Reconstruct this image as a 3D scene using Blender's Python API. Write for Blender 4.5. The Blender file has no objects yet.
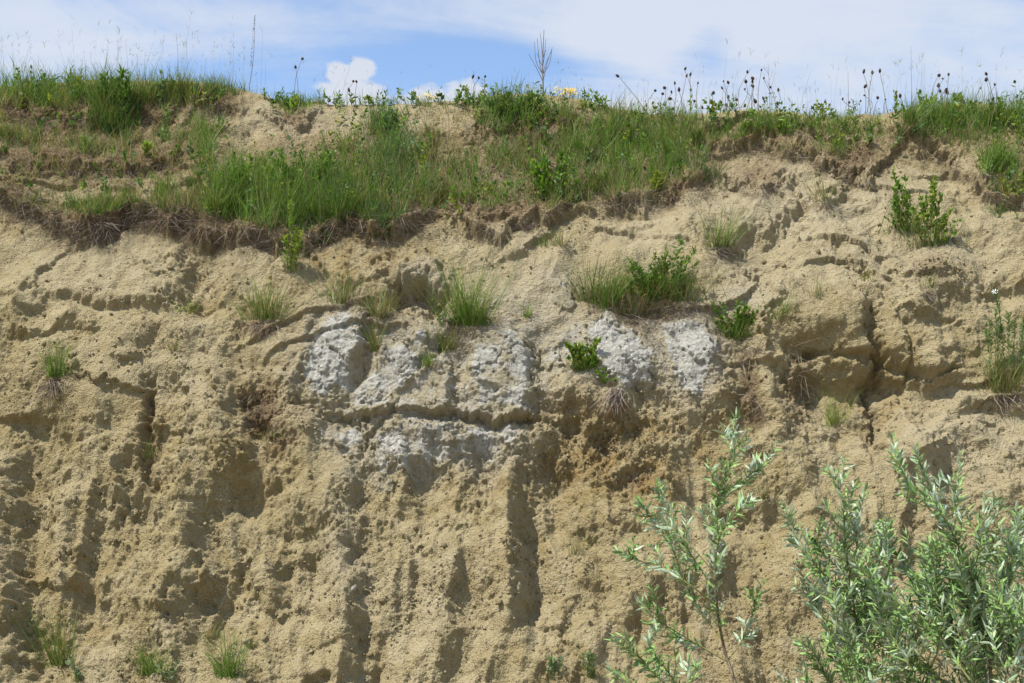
import bpy, math, random
import numpy as np
from mathutils import Vector, Matrix
from mathutils.bvhtree import BVHTree

# ------------------------------------------------------------------ camera
R = math.radians
scene = bpy.context.scene
COL = scene.collection
W, H = 1024, 683
LENS = 43.0
F = LENS / 36.0 * W                     # focal length in pixels
CAM = np.array([0.0, -13.0, 1.6])
TILT = math.atan((560 - H / 2) / F)     # horizon falls on image row 560
cam_data = bpy.data.cameras.new('camera')
cam_data.lens = LENS
cam_data.sensor_width = 36.0
cam_data.clip_end = 5000
cam = bpy.data.objects.new('camera', cam_data)
cam.location = CAM
cam.rotation_euler = (math.pi / 2 + TILT, 0, 0)
COL.objects.link(cam)
scene.camera = cam

# ------------------------------------------------------------------ light
SUN_EL, SUN_AZ = 57.0, 52.0             # elevation; degrees to the left of the line camera-to-bluff, on the camera's side
sd = np.array([-math.sin(R(SUN_AZ)) * math.cos(R(SUN_EL)), -math.cos(R(SUN_AZ)) * math.cos(R(SUN_EL)), math.sin(R(SUN_EL))])
sun_data = bpy.data.lights.new('sun', 'SUN')
sun_data.energy = 4.3
sun_data.angle = R(0.55)
sun_data.color = (1.0, 0.965, 0.89)
sun = bpy.data.objects.new('sun', sun_data)
sun.rotation_euler = Vector(sd).to_track_quat('Z', 'Y').to_euler()
sun.location = (-20, -30, 40)
COL.objects.link(sun)

world = bpy.data.worlds.new('World')
scene.world = world
world.use_nodes = True
wn = world.node_tree
wn.nodes.clear()
def N(tree, kind, **kw):
    n = tree.nodes.new(kind)
    for k, v in kw.items():
        setattr(n, k, v)
    return n
def math_node(tree, op, a, b=None, clamp=False):
    n = N(tree, 'ShaderNodeMath', operation=op, use_clamp=clamp)
    for i, v in enumerate((a, b)):
        if v is None: continue
        if isinstance(v, (int, float)): n.inputs[i].default_value = v
        else: tree.links.new(v, n.inputs[i])
    return n.outputs[0]
wout = N(wn, 'ShaderNodeOutputWorld')
bg = N(wn, 'ShaderNodeBackground')
sky = N(wn, 'ShaderNodeTexSky', sky_type='NISHITA')
sky.sun_disc = False
sky.sun_elevation = R(SUN_EL)
sky.sun_rotation = math.atan2(sd[0], sd[1])
sky.air_density = 1.0
sky.dust_density = 0.6
sky.ozone_density = 1.6
SKY_STRENGTH = 0.15
bg.inputs['Strength'].default_value = SKY_STRENGTH
tc = N(wn, 'ShaderNodeTexCoord')
sep = N(wn, 'ShaderNodeSeparateXYZ')
wn.links.new(tc.outputs['Generated'], sep.inputs[0])
# direction projected on a cloud deck
zz = math_node(wn, 'ADD', math_node(wn, 'MAXIMUM', sep.outputs['Z'], 0.0), 0.22)
u = math_node(wn, 'DIVIDE', sep.outputs['X'], zz)
v = math_node(wn, 'DIVIDE', sep.outputs['Y'], zz)
cmb = N(wn, 'ShaderNodeCombineXYZ')
wn.links.new(u, cmb.inputs[0]); wn.links.new(v, cmb.inputs[1])
def wnoise(scale, detail, rough, off, stretch=(1, 1, 1), dist=0.0):
    mp = N(wn, 'ShaderNodeMapping')
    mp.inputs['Location'].default_value = off
    mp.inputs['Scale'].default_value = stretch
    wn.links.new(cmb.outputs[0], mp.inputs[0])
    t = N(wn, 'ShaderNodeTexNoise')
    t.inputs['Scale'].default_value = scale
    t.inputs['Detail'].default_value = detail
    t.inputs['Roughness'].default_value = rough
    t.inputs['Distortion'].default_value = dist
    wn.links.new(mp.outputs[0], t.inputs[0])
    return t.outputs[0]
def cloud_at(px, py, rx, ry, gain, sharp):
    """a cloud in the direction of an image point, with a ragged edge; returns its density"""
    d = np.array([0, math.cos(TILT), math.sin(TILT)]) + (px - W / 2) / F * np.array([1, 0, 0]) + (H / 2 - py) / F * np.array([0, -math.sin(TILT), math.cos(TILT)])
    d /= np.linalg.norm(d)
    sx = math_node(wn, 'MULTIPLY', math_node(wn, 'SUBTRACT', sep.outputs['X'], float(d[0])), F / rx)
    sz = math_node(wn, 'MULTIPLY', math_node(wn, 'SUBTRACT', sep.outputs['Z'], float(d[2])), F / ry)
    r2 = math_node(wn, 'ADD', math_node(wn, 'MULTIPLY', sx, sx), math_node(wn, 'MULTIPLY', sz, sz))
    front = math_node(wn, 'GREATER_THAN', sep.outputs['Y'], 0.0)
    g = math_node(wn, 'MULTIPLY', math_node(wn, 'EXPONENT', math_node(wn, 'MULTIPLY', r2, -sharp)), gain)
    return math_node(wn, 'MULTIPLY', g, front)
n_big = wnoise(0.9, 3, 0.55, (3.7, 1.2, 0.0), (1, 1.25, 1), 0.4)
n_wisp = wnoise(3.0, 5, 0.62, (0.4, 7.3, 2.0), (0.55, 1.5, 1), 0.9)
n_fine = wnoise(11.0, 5, 0.62, (5.0, 2.0, 4.0))
dens = math_node(wn, 'ADD', math_node(wn, 'MULTIPLY', n_big, 0.9), math_node(wn, 'MULTIPLY', n_wisp, 0.95))
dens = math_node(wn, 'SUBTRACT', dens, 0.74)
dens = math_node(wn, 'ADD', dens, math_node(wn, 'MULTIPLY', math_node(wn, 'SUBTRACT', n_fine, 0.5), 0.35))
for c in ((800, 30, 260, 110, 0.36, 1.0), (640, 20, 70, 50, 0.25, 1.0), (90, 45, 170, 40, 0.34, 1.0), (465, 62, 100, 34, -0.38, 1.0), (705, 50, 28, 26, -0.30, 1.0), (250, 20, 200, 18, 0.16, 1.0), (200, 78, 120, 18, -0.22, 1.0)):
    dens = math_node(wn, 'ADD', dens, cloud_at(*c))
mr = N(wn, 'ShaderNodeMapRange', interpolation_type='SMOOTHSTEP')
mr.inputs['From Min'].default_value = 0.02
mr.inputs['From Max'].default_value = 0.58
wn.links.new(dens, mr.inputs['Value'])
# compact cumulus puffs low over the crest
cum = None
for c in ((340, 74, 17, 13, 1.0, 0.9), (362, 70, 17, 12, 1.0, 0.9), (352, 98, 36, 26, 1.0, 0.9), (430, 100, 40, 14, 0.9, 0.9), (465, 96, 28, 16, 0.9, 0.9), (620, 110, 60, 18, 0.7, 0.9)):
    q = cloud_at(*c)
    cum = q if cum is None else math_node(wn, 'MAXIMUM', cum, q)
cum = math_node(wn, 'ADD', cum, math_node(wn, 'MULTIPLY', math_node(wn, 'SUBTRACT', wnoise(30.0, 4, 0.6, (1.0, 6.0, 2.0)), 0.5), 0.9))
mr2 = N(wn, 'ShaderNodeMapRange', interpolation_type='SMOOTHSTEP')
mr2.inputs['From Min'].default_value = 0.38
mr2.inputs['From Max'].default_value = 0.68
wn.links.new(cum, mr2.inputs['Value'])
mix1 = N(wn, 'ShaderNodeMix', data_type='RGBA')
mix2 = N(wn, 'ShaderNodeMix', data_type='RGBA')
skyg = N(wn, 'ShaderNodeMix', data_type='RGBA', blend_type='MULTIPLY')
skyg.inputs[0].default_value = 1.0
skyg.inputs[7].default_value = (1.0, 1.0, 1.0, 1)
wn.links.new(sky.outputs[0], skyg.inputs[6])
wn.links.new(math_node(wn, 'MULTIPLY', mr.outputs[0], 0.92), mix1.inputs[0])
wn.links.new(skyg.outputs[2], mix1.inputs[6])
CLOUD = 0.50 / SKY_STRENGTH
mix1.inputs[7].default_value = (CLOUD * 0.90, CLOUD * 0.97, CLOUD * 1.10, 1)
wn.links.new(math_node(wn, 'MULTIPLY', mr2.outputs[0], 0.85), mix2.inputs[0])
wn.links.new(mix1.outputs[2], mix2.inputs[6])
mix2.inputs[7].default_value = (CLOUD * 0.95, CLOUD * 0.98, CLOUD * 1.05, 1)
wn.links.new(mix2.outputs[2], bg.inputs['Color'])
wn.links.new(bg.outputs[0], wout.inputs[0])

vs = scene.view_settings
vs.view_transform = 'Standard'
vs.look = 'None'
vs.gamma = 1.0
vs.exposure = 0.68
scene.render.engine = 'CYCLES'
scene.cycles.max_bounces = 5
scene.cycles.diffuse_bounces = 3
scene.cycles.transmission_bounces = 3

# ------------------------------------------------------------------ helpers
rng = np.random.default_rng(11)
random.seed(5)
PERM = np.random.default_rng(3).permutation(4096).astype(np.int64)
GR = np.random.default_rng(4).uniform(0, 2 * np.pi, 4096)
GX, GY = np.cos(GR), np.sin(GR)
RX, RY = np.random.default_rng(6).random(4096), np.random.default_rng(7).random(4096)
def hsh(i, j, seed):
    return PERM[(PERM[(i + seed * 131) & 4095] + j + seed * 57) & 4095]
def perlin(x, y, seed=0):
    xi = np.floor(x).astype(np.int64); yi = np.floor(y).astype(np.int64)
    xf = x - xi; yf = y - yi
    uu = xf * xf * xf * (xf * (xf * 6 - 15) + 10); vv = yf * yf * yf * (yf * (yf * 6 - 15) + 10)
    def g(a, b):
        h = hsh(xi + a, yi + b, seed)
        return GX[h] * (xf - a) + GY[h] * (yf - b)
    a = g(0, 0); b = g(1, 0); c = g(0, 1); d = g(1, 1)
    return ((a + uu * (b - a)) * (1 - vv) + (c + uu * (d - c)) * vv) * 1.5
def fbm(x, y, octs=4, gain=0.5, seed=0):
    s = np.zeros_like(x); a = 1.0; f = 1.0
    for o in range(octs):
        s += a * perlin(x * f + 17.3 * o, y * f - 9.1 * o, seed + o)
        a *= gain; f *= 2.03
    return s
def billow(x, y, octs=3, gain=0.5, seed=0):
    s = np.zeros_like(x); a = 1.0; f = 1.0
    for o in range(octs):
        s += a * (0.35 - np.abs(perlin(x * f + 7.7 * o, y * f + 3.3 * o, seed + o)))
        a *= gain; f *= 2.07
    return s
def worley(x, y, seed=0):
    xi = np.floor(x).astype(np.int64); yi = np.floor(y).astype(np.int64)
    best = np.full(x.shape, 9.0); sec = np.full(x.shape, 9.0); ids = np.zeros(x.shape, np.int64)
    for a in (-1, 0, 1):
        for b in (-1, 0, 1):
            h = hsh(xi + a, yi + b, seed)
            d = np.hypot(xi + a + RX[h] - x, yi + b + RY[h] - y)
            closer = d < best
            sec = np.where(closer, best, np.minimum(sec, d))
            ids = np.where(closer, h, ids)
            best = np.where(closer, d, best)
    return best, sec, ids
def sst(a, b, t):
    q = np.clip((t - a) / (b - a), 0, 1)
    return q * q * (3 - 2 * q)
def project(x, y, z):
    dx, dy, dz = x - CAM[0], y - CAM[1], z - CAM[2]
    c, s = math.cos(TILT), math.sin(TILT)
    dep = dy * c + dz * s
    return W / 2 + F * dx / dep, H / 2 - F * (dz * c - dy * s) / dep
def ray(px, py):
    c, s = math.cos(TILT), math.sin(TILT)
    a, b = (px - W / 2) / F, (H / 2 - py) / F
    return np.array([a, c - b * s, s + b * c])
def at_depth(px, py, Y):
    d = ray(px, py)
    return CAM + d * (Y - CAM[1]) / d[1]

def make_mesh(name, verts, faces, cols=None, attrs=None, smooth=True, matidx=None):
    """faces: list of (n,3) or (n,4) index arrays"""
    me = bpy.data.meshes.new(name)
    verts = np.asarray(verts, np.float32)
    faces = [np.asarray(f, np.int32) for f in faces if len(f)]
    me.vertices.add(len(verts)); me.vertices.foreach_set('co', verts.ravel())
    loops = np.concatenate([f.ravel() for f in faces])
    tot = np.concatenate([np.full(len(f), f.shape[1], np.int32) for f in faces])
    start = np.concatenate([[0], np.cumsum(tot)[:-1]]).astype(np.int32)
    me.loops.add(len(loops)); me.loops.foreach_set('vertex_index', loops)
    me.polygons.add(len(tot)); me.polygons.foreach_set('loop_start', start)
    if smooth: me.polygons.foreach_set('use_smooth', np.ones(len(tot), bool))
    if matidx is not None: me.polygons.foreach_set('material_index', np.asarray(matidx, np.int32))
    me.update(calc_edges=True)
    if cols is not None:
        ca = me.color_attributes.new('tint', 'FLOAT_COLOR', 'POINT')
        c4 = np.ones((len(verts), 4), np.float32); c4[:, :cols.shape[1]] = cols
        ca.data.foreach_set('color', c4.ravel())
    for k, a in (attrs or {}).items():
        at = me.attributes.new(k, 'FLOAT', 'POINT')
        at.data.foreach_set('value', np.asarray(a, np.float32))
    return me
def link(name, me, mat, parent=None, kind=None):
    o = bpy.data.objects.new(name, me); COL.objects.link(o)
    if me is not None and mat is not None and not me.materials:
        for m in (mat if isinstance(mat, (list, tuple)) else [mat]): me.materials.append(m)
    if parent is not None: o.parent = parent
    if kind: o['kind'] = kind
    return o
def tag(o, label, cat, group=None, kind=None):
    o['label'] = label; o['category'] = cat
    if group: o['group'] = group
    if kind: o['kind'] = kind
    return o
def empty(name, loc, label, cat, group=None):
    o = bpy.data.objects.new(name, None); COL.objects.link(o)
    o.empty_display_size = 0.1
    o.location = loc
    return tag(o, label, cat, group)

# ------------------------------------------------------------------ materials
def new_mat(name):
    m = bpy.data.materials.new(name); m.use_nodes = True
    nt = m.node_tree; nt.nodes.clear()
    out = N(nt, 'ShaderNodeOutputMaterial')
    return m, nt, out
def mixc(nt, fac, a, b, blend='MIX'):
    n = N(nt, 'ShaderNodeMix', data_type='RGBA', blend_type=blend)
    for i, v in ((0, fac), (6, a), (7, b)):
        if isinstance(v, (int, float)): n.inputs[i].default_value = v
        elif isinstance(v, tuple): n.inputs[i].default_value = v + (1,)
        else: nt.links.new(v, n.inputs[i])
    return n.outputs[2]
def noise_tex(nt, co, scale, detail=4, rough=0.55, dist=0.0, stretch=None, off=None):
    t = N(nt, 'ShaderNodeTexNoise')
    t.inputs['Scale'].default_value = scale; t.inputs['Detail'].default_value = detail
    t.inputs['Roughness'].default_value = rough; t.inputs['Distortion'].default_value = dist
    if stretch or off:
        mp = N(nt, 'ShaderNodeMapping')
        if stretch: mp.inputs['Scale'].default_value = stretch
        if off: mp.inputs['Location'].default_value = off
        nt.links.new(co, mp.inputs[0]); co = mp.outputs[0]
    nt.links.new(co, t.inputs[0])
    return t.outputs[0]
def ramp(nt, fac, lo, hi):
    m = N(nt, 'ShaderNodeMapRange', interpolation_type='SMOOTHSTEP')
    m.inputs['From Min'].default_value = lo; m.inputs['From Max'].default_value = hi
    nt.links.new(fac, m.inputs['Value'])
    return m.outputs[0]
def attr(nt, name):
    a = N(nt, 'ShaderNodeAttribute', attribute_name=name)
    return a
def principled(nt, out, col, rough=0.9, spec=0.2, bump=None, bdist=0.01, bstr=1.0):
    p = N(nt, 'ShaderNodeBsdfPrincipled')
    if isinstance(col, tuple): p.inputs['Base Color'].default_value = col + (1,)
    else: nt.links.new(col, p.inputs['Base Color'])
    p.inputs['Roughness'].default_value = rough
    p.inputs['Specular IOR Level'].default_value = spec
    if bump is not None:
        b = N(nt, 'ShaderNodeBump'); b.inputs['Distance'].default_value = bdist; b.inputs['Strength'].default_value = bstr
        nt.links.new(bump, b.inputs['Height']); nt.links.new(b.outputs[0], p.inputs['Normal'])
    nt.links.new(p.outputs[0], out.inputs[0])
    return p
def earth_material(name, bumpy=True, scale=1.0):
    m, nt, out = new_mat(name)
    co = N(nt, 'ShaderNodeTexCoord').outputs['Object']
    a_grey, a_or, a_hum, a_pale = (attr(nt, k).outputs['Fac'] for k in ('grey', 'ochre', 'humus', 'pale'))
    n1 = noise_tex(nt, co, scale * 1.0, 4, 0.62, 0.5, stretch=(1.7, 1.7, 0.7))
    n2 = noise_tex(nt, co, scale * 4.0, 4, 0.6, 0.2, off=(3, 1, 7))
    n3 = noise_tex(nt, co, scale * 24.0, 3, 0.65, off=(1, 8, 2))
    n4 = noise_tex(nt, co, scale * 62.0, 2, 0.7, off=(9, 4, 2))
    tan = mixc(nt, ramp(nt, n1, 0.36, 0.64), (0.289, 0.234, 0.124), (0.335, 0.278, 0.162))
    tan = mixc(nt, ramp(nt, n2, 0.42, 0.72), tan, (0.261, 0.204, 0.097))
    tan = mixc(nt, math_node(nt, 'MULTIPLY', ramp(nt, n3, 0.52, 0.75), 0.45), tan, (0.384, 0.330, 0.220))
    tan = mixc(nt, math_node(nt, 'MULTIPLY', a_pale, 0.8), tan, (0.369, 0.317, 0.213))
    och = mixc(nt, ramp(nt, n3, 0.4, 0.65), (0.268, 0.188, 0.075), (0.201, 0.122, 0.042))
    ochf = math_node(nt, 'MULTIPLY', a_or, math_node(nt, 'MULTIPLY', ramp(nt, n2, 0.3, 0.65), 0.8), True)
    c = mixc(nt, ochf, tan, och)
    gcol = mixc(nt, ramp(nt, n3, 0.38, 0.66), (0.391, 0.356, 0.294), (0.289, 0.258, 0.198))
    gf = math_node(nt, 'MULTIPLY', a_grey, ramp(nt, n2, 0.25, 0.55), True)
    c = mixc(nt, gf, c, gcol)
    hcol = mixc(nt, ramp(nt, n3, 0.35, 0.65), (0.103, 0.068, 0.037), (0.191, 0.131, 0.077))
    hf = math_node(nt, 'MULTIPLY', a_hum, ramp(nt, math_node(nt, 'ADD', n3, math_node(nt, 'MULTIPLY', a_hum, 0.3)), 0.38, 0.72), True)
    c = mixc(nt, hf, c, hcol)
    # grain: dark and light grit
    c = mixc(nt, math_node(nt, 'MULTIPLY', ramp(nt, n4, 0.52, 0.70), 0.5), c, (0.151, 0.109, 0.061))
    vo = N(nt, 'ShaderNodeTexVoronoi'); vo.inputs['Scale'].default_value = 44.0 * scale
    wv = N(nt, 'ShaderNodeVectorMath', operation='MULTIPLY_ADD'); wv.inputs[1].default_value = (0.03 / scale,) * 3
    nt.links.new(n3, wv.inputs[0]); nt.links.new(co, wv.inputs[2]); nt.links.new(wv.outputs[0], vo.inputs['Vector'])
    hgt = math_node(nt, 'SUBTRACT', math_node(nt, 'ADD', math_node(nt, 'MULTIPLY', n4, 0.5), math_node(nt, 'MULTIPLY', n3, 0.6)), math_node(nt, 'MULTIPLY', vo.outputs['Distance'], 0.25))
    principled(nt, out, c, 0.95, 0.12, hgt if bumpy else None, 0.05, 1.0)
    return m
M_EARTH = earth_material('earth')
M_CLOD = earth_material('loose_clod', True, 0.06)
def rock_material():
    m, nt, out = new_mat('grey_rock')
    co = N(nt, 'ShaderNodeTexCoord').outputs['Object']
    n1 = noise_tex(nt, co, 3.0, 5, 0.6, 0.4)
    n2 = noise_tex(nt, co, 20.0, 4, 0.68, 0.3, off=(2, 5, 1))
    n3 = noise_tex(nt, co, 70.0, 2, 0.6, off=(4, 4, 4))
    c = mixc(nt, ramp(nt, n2, 0.36, 0.66), (0.425, 0.408, 0.362), (0.31, 0.293, 0.250))
    tanf = attr(nt, 'tanwash').outputs['Fac']
    tw = ramp(nt, math_node(nt, 'ADD', math_node(nt, 'MULTIPLY', n1, 0.9), tanf), 0.55, 1.1)
    c = mixc(nt, math_node(nt, 'MULTIPLY', tw, 0.95), c, (0.30, 0.258, 0.168))
    c = mixc(nt, math_node(nt, 'MULTIPLY', ramp(nt, n3, 0.56, 0.74), 0.5), c, (0.21, 0.195, 0.165))
    hgt = math_node(nt, 'ADD', math_node(nt, 'MULTIPLY', n3, 0.5), n2)
    principled(nt, out, c, 0.92, 0.15, hgt, 0.04, 1.0)
    return m
M_ROCK = rock_material()
def leaf_material(name, trans=0.35, rough=0.55, sat=1.0, spec=0.3):
    m, nt, out = new_mat(name)
    col = attr(nt, 'tint').outputs['Color']
    p = N(nt, 'ShaderNodeBsdfPrincipled')
    p.inputs['Roughness'].default_value = rough
    p.inputs['Specular IOR Level'].default_value = spec
    nt.links.new(col, p.inputs['Base Color'])
    t = N(nt, 'ShaderNodeBsdfTranslucent')
    nt.links.new(mixc(nt, 1.0, col, (1.15, 1.1, 0.5), 'MULTIPLY'), t.inputs[0])
    mx = N(nt, 'ShaderNodeMixShader'); mx.inputs[0].default_value = trans
    nt.links.new(p.outputs[0], mx.inputs[1]); nt.links.new(t.outputs[0], mx.inputs[2])
    nt.links.new(mx.outputs[0], out.inputs[0])
    return m
M_BLADE = leaf_material('grass_blade', 0.35)
M_HERB = leaf_material('herb_leaf', 0.45)
M_DRY = leaf_material('dry_fibre', 0.12, 0.85, spec=0.1)
def simple_mat(name, c1, c2, rough=0.85, scale=60.0, spec=0.2, pos=False):
    m, nt, out = new_mat(name)
    co = N(nt, 'ShaderNodeTexCoord').outputs['Object']
    if pos: co = N(nt, 'ShaderNodeNewGeometry').outputs['Position']
    n = noise_tex(nt, co, scale, 3, 0.6)
    principled(nt, out, mixc(nt, ramp(nt, n, 0.35, 0.65), c1, c2), rough, spec, n, 0.003)
    return m
M_BARK = simple_mat('willow_bark', (0.10, 0.085, 0.05), (0.19, 0.15, 0.095))
M_TWIG = simple_mat('willow_twig', (0.16, 0.17, 0.06), (0.22, 0.19, 0.08))
M_WTOP = simple_mat('willow_leaf_upper', (0.105, 0.205, 0.050), (0.245, 0.355, 0.105), 0.5, 24.0, 0.3, True)
M_WBOT = simple_mat('willow_leaf_under', (0.24, 0.33, 0.18), (0.42, 0.49, 0.35), 0.55, 24.0, 0.3, True)
M_STEM = simple_mat('dry_stem', (0.11, 0.085, 0.06), (0.19, 0.15, 0.105))
M_SEED = simple_mat('dark_seed_head', (0.035, 0.024, 0.018), (0.085, 0.055, 0.038), 0.9, 200)
M_GSTEM = simple_mat('green_stem', (0.10, 0.15, 0.04), (0.15, 0.19, 0.06))
M_YEL = simple_mat('yellow_petal', (0.52, 0.33, 0.008), (0.60, 0.42, 0.015), 0.6, 30)
M_WHT = simple_mat('white_petal', (0.78, 0.77, 0.76), (0.85, 0.84, 0.83), 0.6, 30)

# ------------------------------------------------------------------ the bluff: relief read off the photograph in image rows and columns
CREST = np.array([(-400, 95), (-150, 88), (0, 87), (100, 83), (190, 84), (238, 92), (280, 103), (330, 104), (420, 106), (475, 103), (500, 92), (560, 97), (590, 106),
                  (640, 112), (700, 116), (760, 114), (820, 117), (880, 116), (915, 108), (960, 104), (1024, 108), (1200, 110), (1500, 112)], float)
prof_z = np.array([-0.5, 0.0, 2.8, 4.6, 5.6, 12.0])
prof_sl = np.array([50, 66, 75, 58, 51])
prof_y = np.concatenate([[0], np.cumsum(np.diff(prof_z) / np.tan(np.radians(prof_sl)))])
prof_y -= np.interp(0.0, prof_z, prof_y)
zf = np.linspace(-0.5, 12, 1600)
yf = np.interp(zf, prof_z, prof_y)
ker = np.hanning(121); ker /= ker.sum()
yf = np.convolve(np.pad(yf, 60, mode='reflect', reflect_type='odd'), ker, 'valid')     # rounded breaks of slope
SP = 0.013
dense = np.arange(-7.9, 7.9 + SP / 2, SP)
side = 7.9 + np.cumsum(SP * 1.22 ** np.arange(1, 30)); side = side[side < 70]
XS = np.concatenate([-side[::-1], dense, side])
# crest height for every column, so that the crest follows the photograph's outline
ZC = np.zeros_like(XS)
for i, x in enumerate(XS):
    xx = max(-11.0, min(11.0, x))
    px, py = project(xx, yf, zf)
    d = py - np.interp(px, CREST[:, 0], CREST[:, 1])
    k = int(np.argmax((d < 0) & (zf > 3)))
    ZC[i] = zf[k] - (zf[k] - zf[k - 1]) * (d[k] / (d[k] - d[k - 1]))
ZC += 0.25 * fbm(XS * 0.13, XS * 0, 3) * sst(8.5, 14, np.abs(XS))
arc = np.concatenate([[0], np.cumsum(np.hypot(np.diff(yf), np.diff(zf)))])
NR = 700
tt = np.linspace(0, 1, NR)
zc_s = np.interp(ZC, zf, arc)
S = tt[:, None] * zc_s[None, :]
Zb = np.interp(S, arc, zf); Yb = np.interp(S, arc, yf)
dz = np.gradient(zf, arc); dy = np.gradient(yf, arc)
NYf, NZf = -np.interp(S, arc, dz), np.interp(S, arc, dy)
Xb = np.broadcast_to(XS[None, :], S.shape).copy()
# plateau behind the crest: rows going back
back = np.concatenate([np.arange(0.03, 1.6, 0.04), 1.6 + np.cumsum(0.05 * 1.2 ** np.arange(1, 42))])
back = back[back < 420]
Yp = Yb[-1][None, :] + back[:, None]
fall = 0.05 * np.minimum(back, 40)
Zp = Zb[-1][None, :] - 0.25 * (np.exp(-back / 0.5) * 0 + 0)[:, None] - fall[:, None] * 0.6 + 0.10 * (1 - np.exp(-back / 0.25))[:, None]
Xp = np.broadcast_to(XS[None, :], Yp.shape)
Sp = S[-1][None, :] + back[:, None]
k = (1 - np.exp(-back / 0.15))[:, None]
NYp = NYf[-1][None, :] * (1 - k); NZp = NZf[-1][None, :] * (1 - k) + k
nn = np.hypot(NYp, NZp); NYp /= nn; NZp /= nn

FEATS = []
def flute(keys, h, lip=0.3): FEATS.append(('flute', keys, h, lip))
def ledge(keys, h, lip=0.22): FEATS.append(('ledge', keys, h, lip))
def crack(pts, w, h): FEATS.append(('crack', pts, w, h))
def bump(cx, cy, rx, ry, ang, h): FEATS.append(('bump', cx, cy, rx, ry, ang, h))
def lip(pts, h, L=32): FEATS.append(('lip', pts, h, L))

# turf terraces: the sod stands proud of the sand under it and ends in a ragged lip
lip([(-260, 226), (-60, 222), (0, 212), (40, 218), (62, 238), (95, 238), (120, 228), (150, 223), (180, 230), (215, 238), (250, 246), (300, 247), (345, 236), (395, 236), (425, 222)], 0.20, 36)
lip([(5, 165), (35, 172), (90, 178), (130, 178), (160, 172), (185, 164)], 0.13, 26)
lip([(20, 108), (40, 124), (85, 123), (125, 120), (165, 124), (180, 110)], 0.12, 20)
lip([(175, 106), (200, 112), (236, 110)], 0.10, 16)
lip([(262, 118), (280, 128), (300, 128), (318, 114)], 0.08, 14)
lip([(465, 222), (490, 236), (520, 232), (545, 224), (565, 212)], 0.15, 24)
lip([(480, 130), (510, 140), (560, 140), (580, 128)], 0.12, 22)
lip([(580, 192), (610, 204), (650, 208), (668, 192), (705, 190)], 0.13, 26)
lip([(730, 182), (752, 194), (782, 182)], 0.10, 20)
lip([(700, 150), (740, 150), (800, 154), (822, 172), (850, 184), (872, 183), (884, 162), (900, 150)], 0.14, 26)
lip([(905, 148), (940, 158), (985, 190), (1012, 208), (1060, 205), (1250, 190)], 0.14, 26)
lip([(700, 232), (718, 250), (738, 246)], 0.08, 16)
# broken slabs and benches in the upper and middle face
ledge([(60, 292, 316), (120, 298, 322), (205, 296, 320)], 0.12)
flute([(240, 196, 228), (270, 192, 222), (297, 186, 216)], 0.17)
ledge([(210, 300, 318), (260, 308, 322)], 0.04)
flute([(300, 30, 62), (330, 34, 60)], 0.11)
ledge([(394, 290, 314), (420, 285, 316), (447, 290, 312)], 0.34, 0.6)
ledge([(730, 240, 275), (765, 224, 270), (800, 210, 245)], 0.22)
ledge([(835, 330, 352), (800, 336, 356)][::-1], 0.08)
ledge([(640, 206, 226), (600, 212, 230)][::-1], 0.08)
crack([(830, 250), (850, 262), (875, 285), (905, 322)], 4, 0.07)
ledge([(610, 232, 246), (650, 228, 242)], 0.06)
ledge([(745, 264, 285), (790, 262, 282)], 0.12)
flute([(312, 322, 338), (330, 312, 328), (400, 300, 312)], 0.07)
flute([(310, 372, 392), (345, 368, 386), (385, 350, 372)], 0.10)
flute([(345, 445, 470), (375, 455, 472), (412, 452, 468)], 0.10)
flute([(335, 536, 556), (410, 538, 560)], 0.10)
ledge([(338, 416, 432), (440, 417, 430), (500, 421, 432), (540, 424, 434)], 0.09, 0.5)
crack([(295, 408), (340, 417), (400, 414), (440, 417), (500, 421), (535, 424)], 3.2, 0.10)
crack([(300, 402), (330, 408), (365, 400)], 3, 0.07)
crack([(362, 440), (385, 420), (400, 408)], 4, 0.08)
# hollow with dark crumbs at the left
bump(262, 405, 26, 24, 0, -0.10); bump(262, 428, 18, 12, 0, -0.09); bump(248, 398, 9, 13, 0, -0.09); bump(283, 418, 8, 10, 0, -0.08)
flute([(370, 240, 285), (410, 236, 290), (440, 250, 292)], 0.12)
crack([(150, 385), (153, 420), (149, 450), (151, 482)], 6, 0.13)
flute([(385, 146, 178), (430, 146, 172), (480, 146, 176)], 0.10)
ledge([(-40, 405, 442), (0, 412, 445), (36, 416, 440)], 0.14)
ledge([(60, 330, 350), (100, 325, 346)], 0.04)
ledge([(85, 418, 440), (110, 412, 436)], 0.07)
# flutes and fins of the lower face
flute([(455, 22, 66), (520, 16, 62), (600, 20, 64), (668, 28, 70)], 0.34)
flute([(505, 96, 160), (545, 92, 152), (590, 70, 128), (632, 68, 118)], 0.32)
flute([(470, 120, 142), (520, 130, 150)], 0.15)
flute([(480, 150, 186), (520, 148, 182), (570, 150, 180)], 0.15)
flute([(490, 222, 300), (530, 214, 286), (565, 210, 262), (590, 206, 245)], 0.32)
flute([(592, 186, 256), (615, 188, 260), (645, 196, 252)], 0.30)
flute([(520, 280, 338), (560, 284, 334), (610, 282, 322)], 0.23)
flute([(440, 250, 296), (470, 244, 290), (500, 236, 276)], 0.16)
flute([(470, 362, 394), (520, 360, 388), (580, 358, 388), (683, 356, 388)], 0.19)
flute([(470, 392, 432), (500, 396, 428), (540, 392, 420)], 0.15)
flute([(455, 424, 464), (490, 424, 462), (520, 428, 458)], 0.23)
flute([(445, 470, 506), (480, 472, 504), (515, 468, 498)], 0.23)
flute([(560, 462, 500), (610, 458, 492), (680, 452, 486)], 0.15)
flute([(470, 528, 570), (520, 528, 574), (575, 526, 572), (622, 524, 556)], 0.34)
flute([(455, 552, 600), (500, 556, 604), (560, 574, 622), (615, 568, 618)], 0.17)
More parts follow.
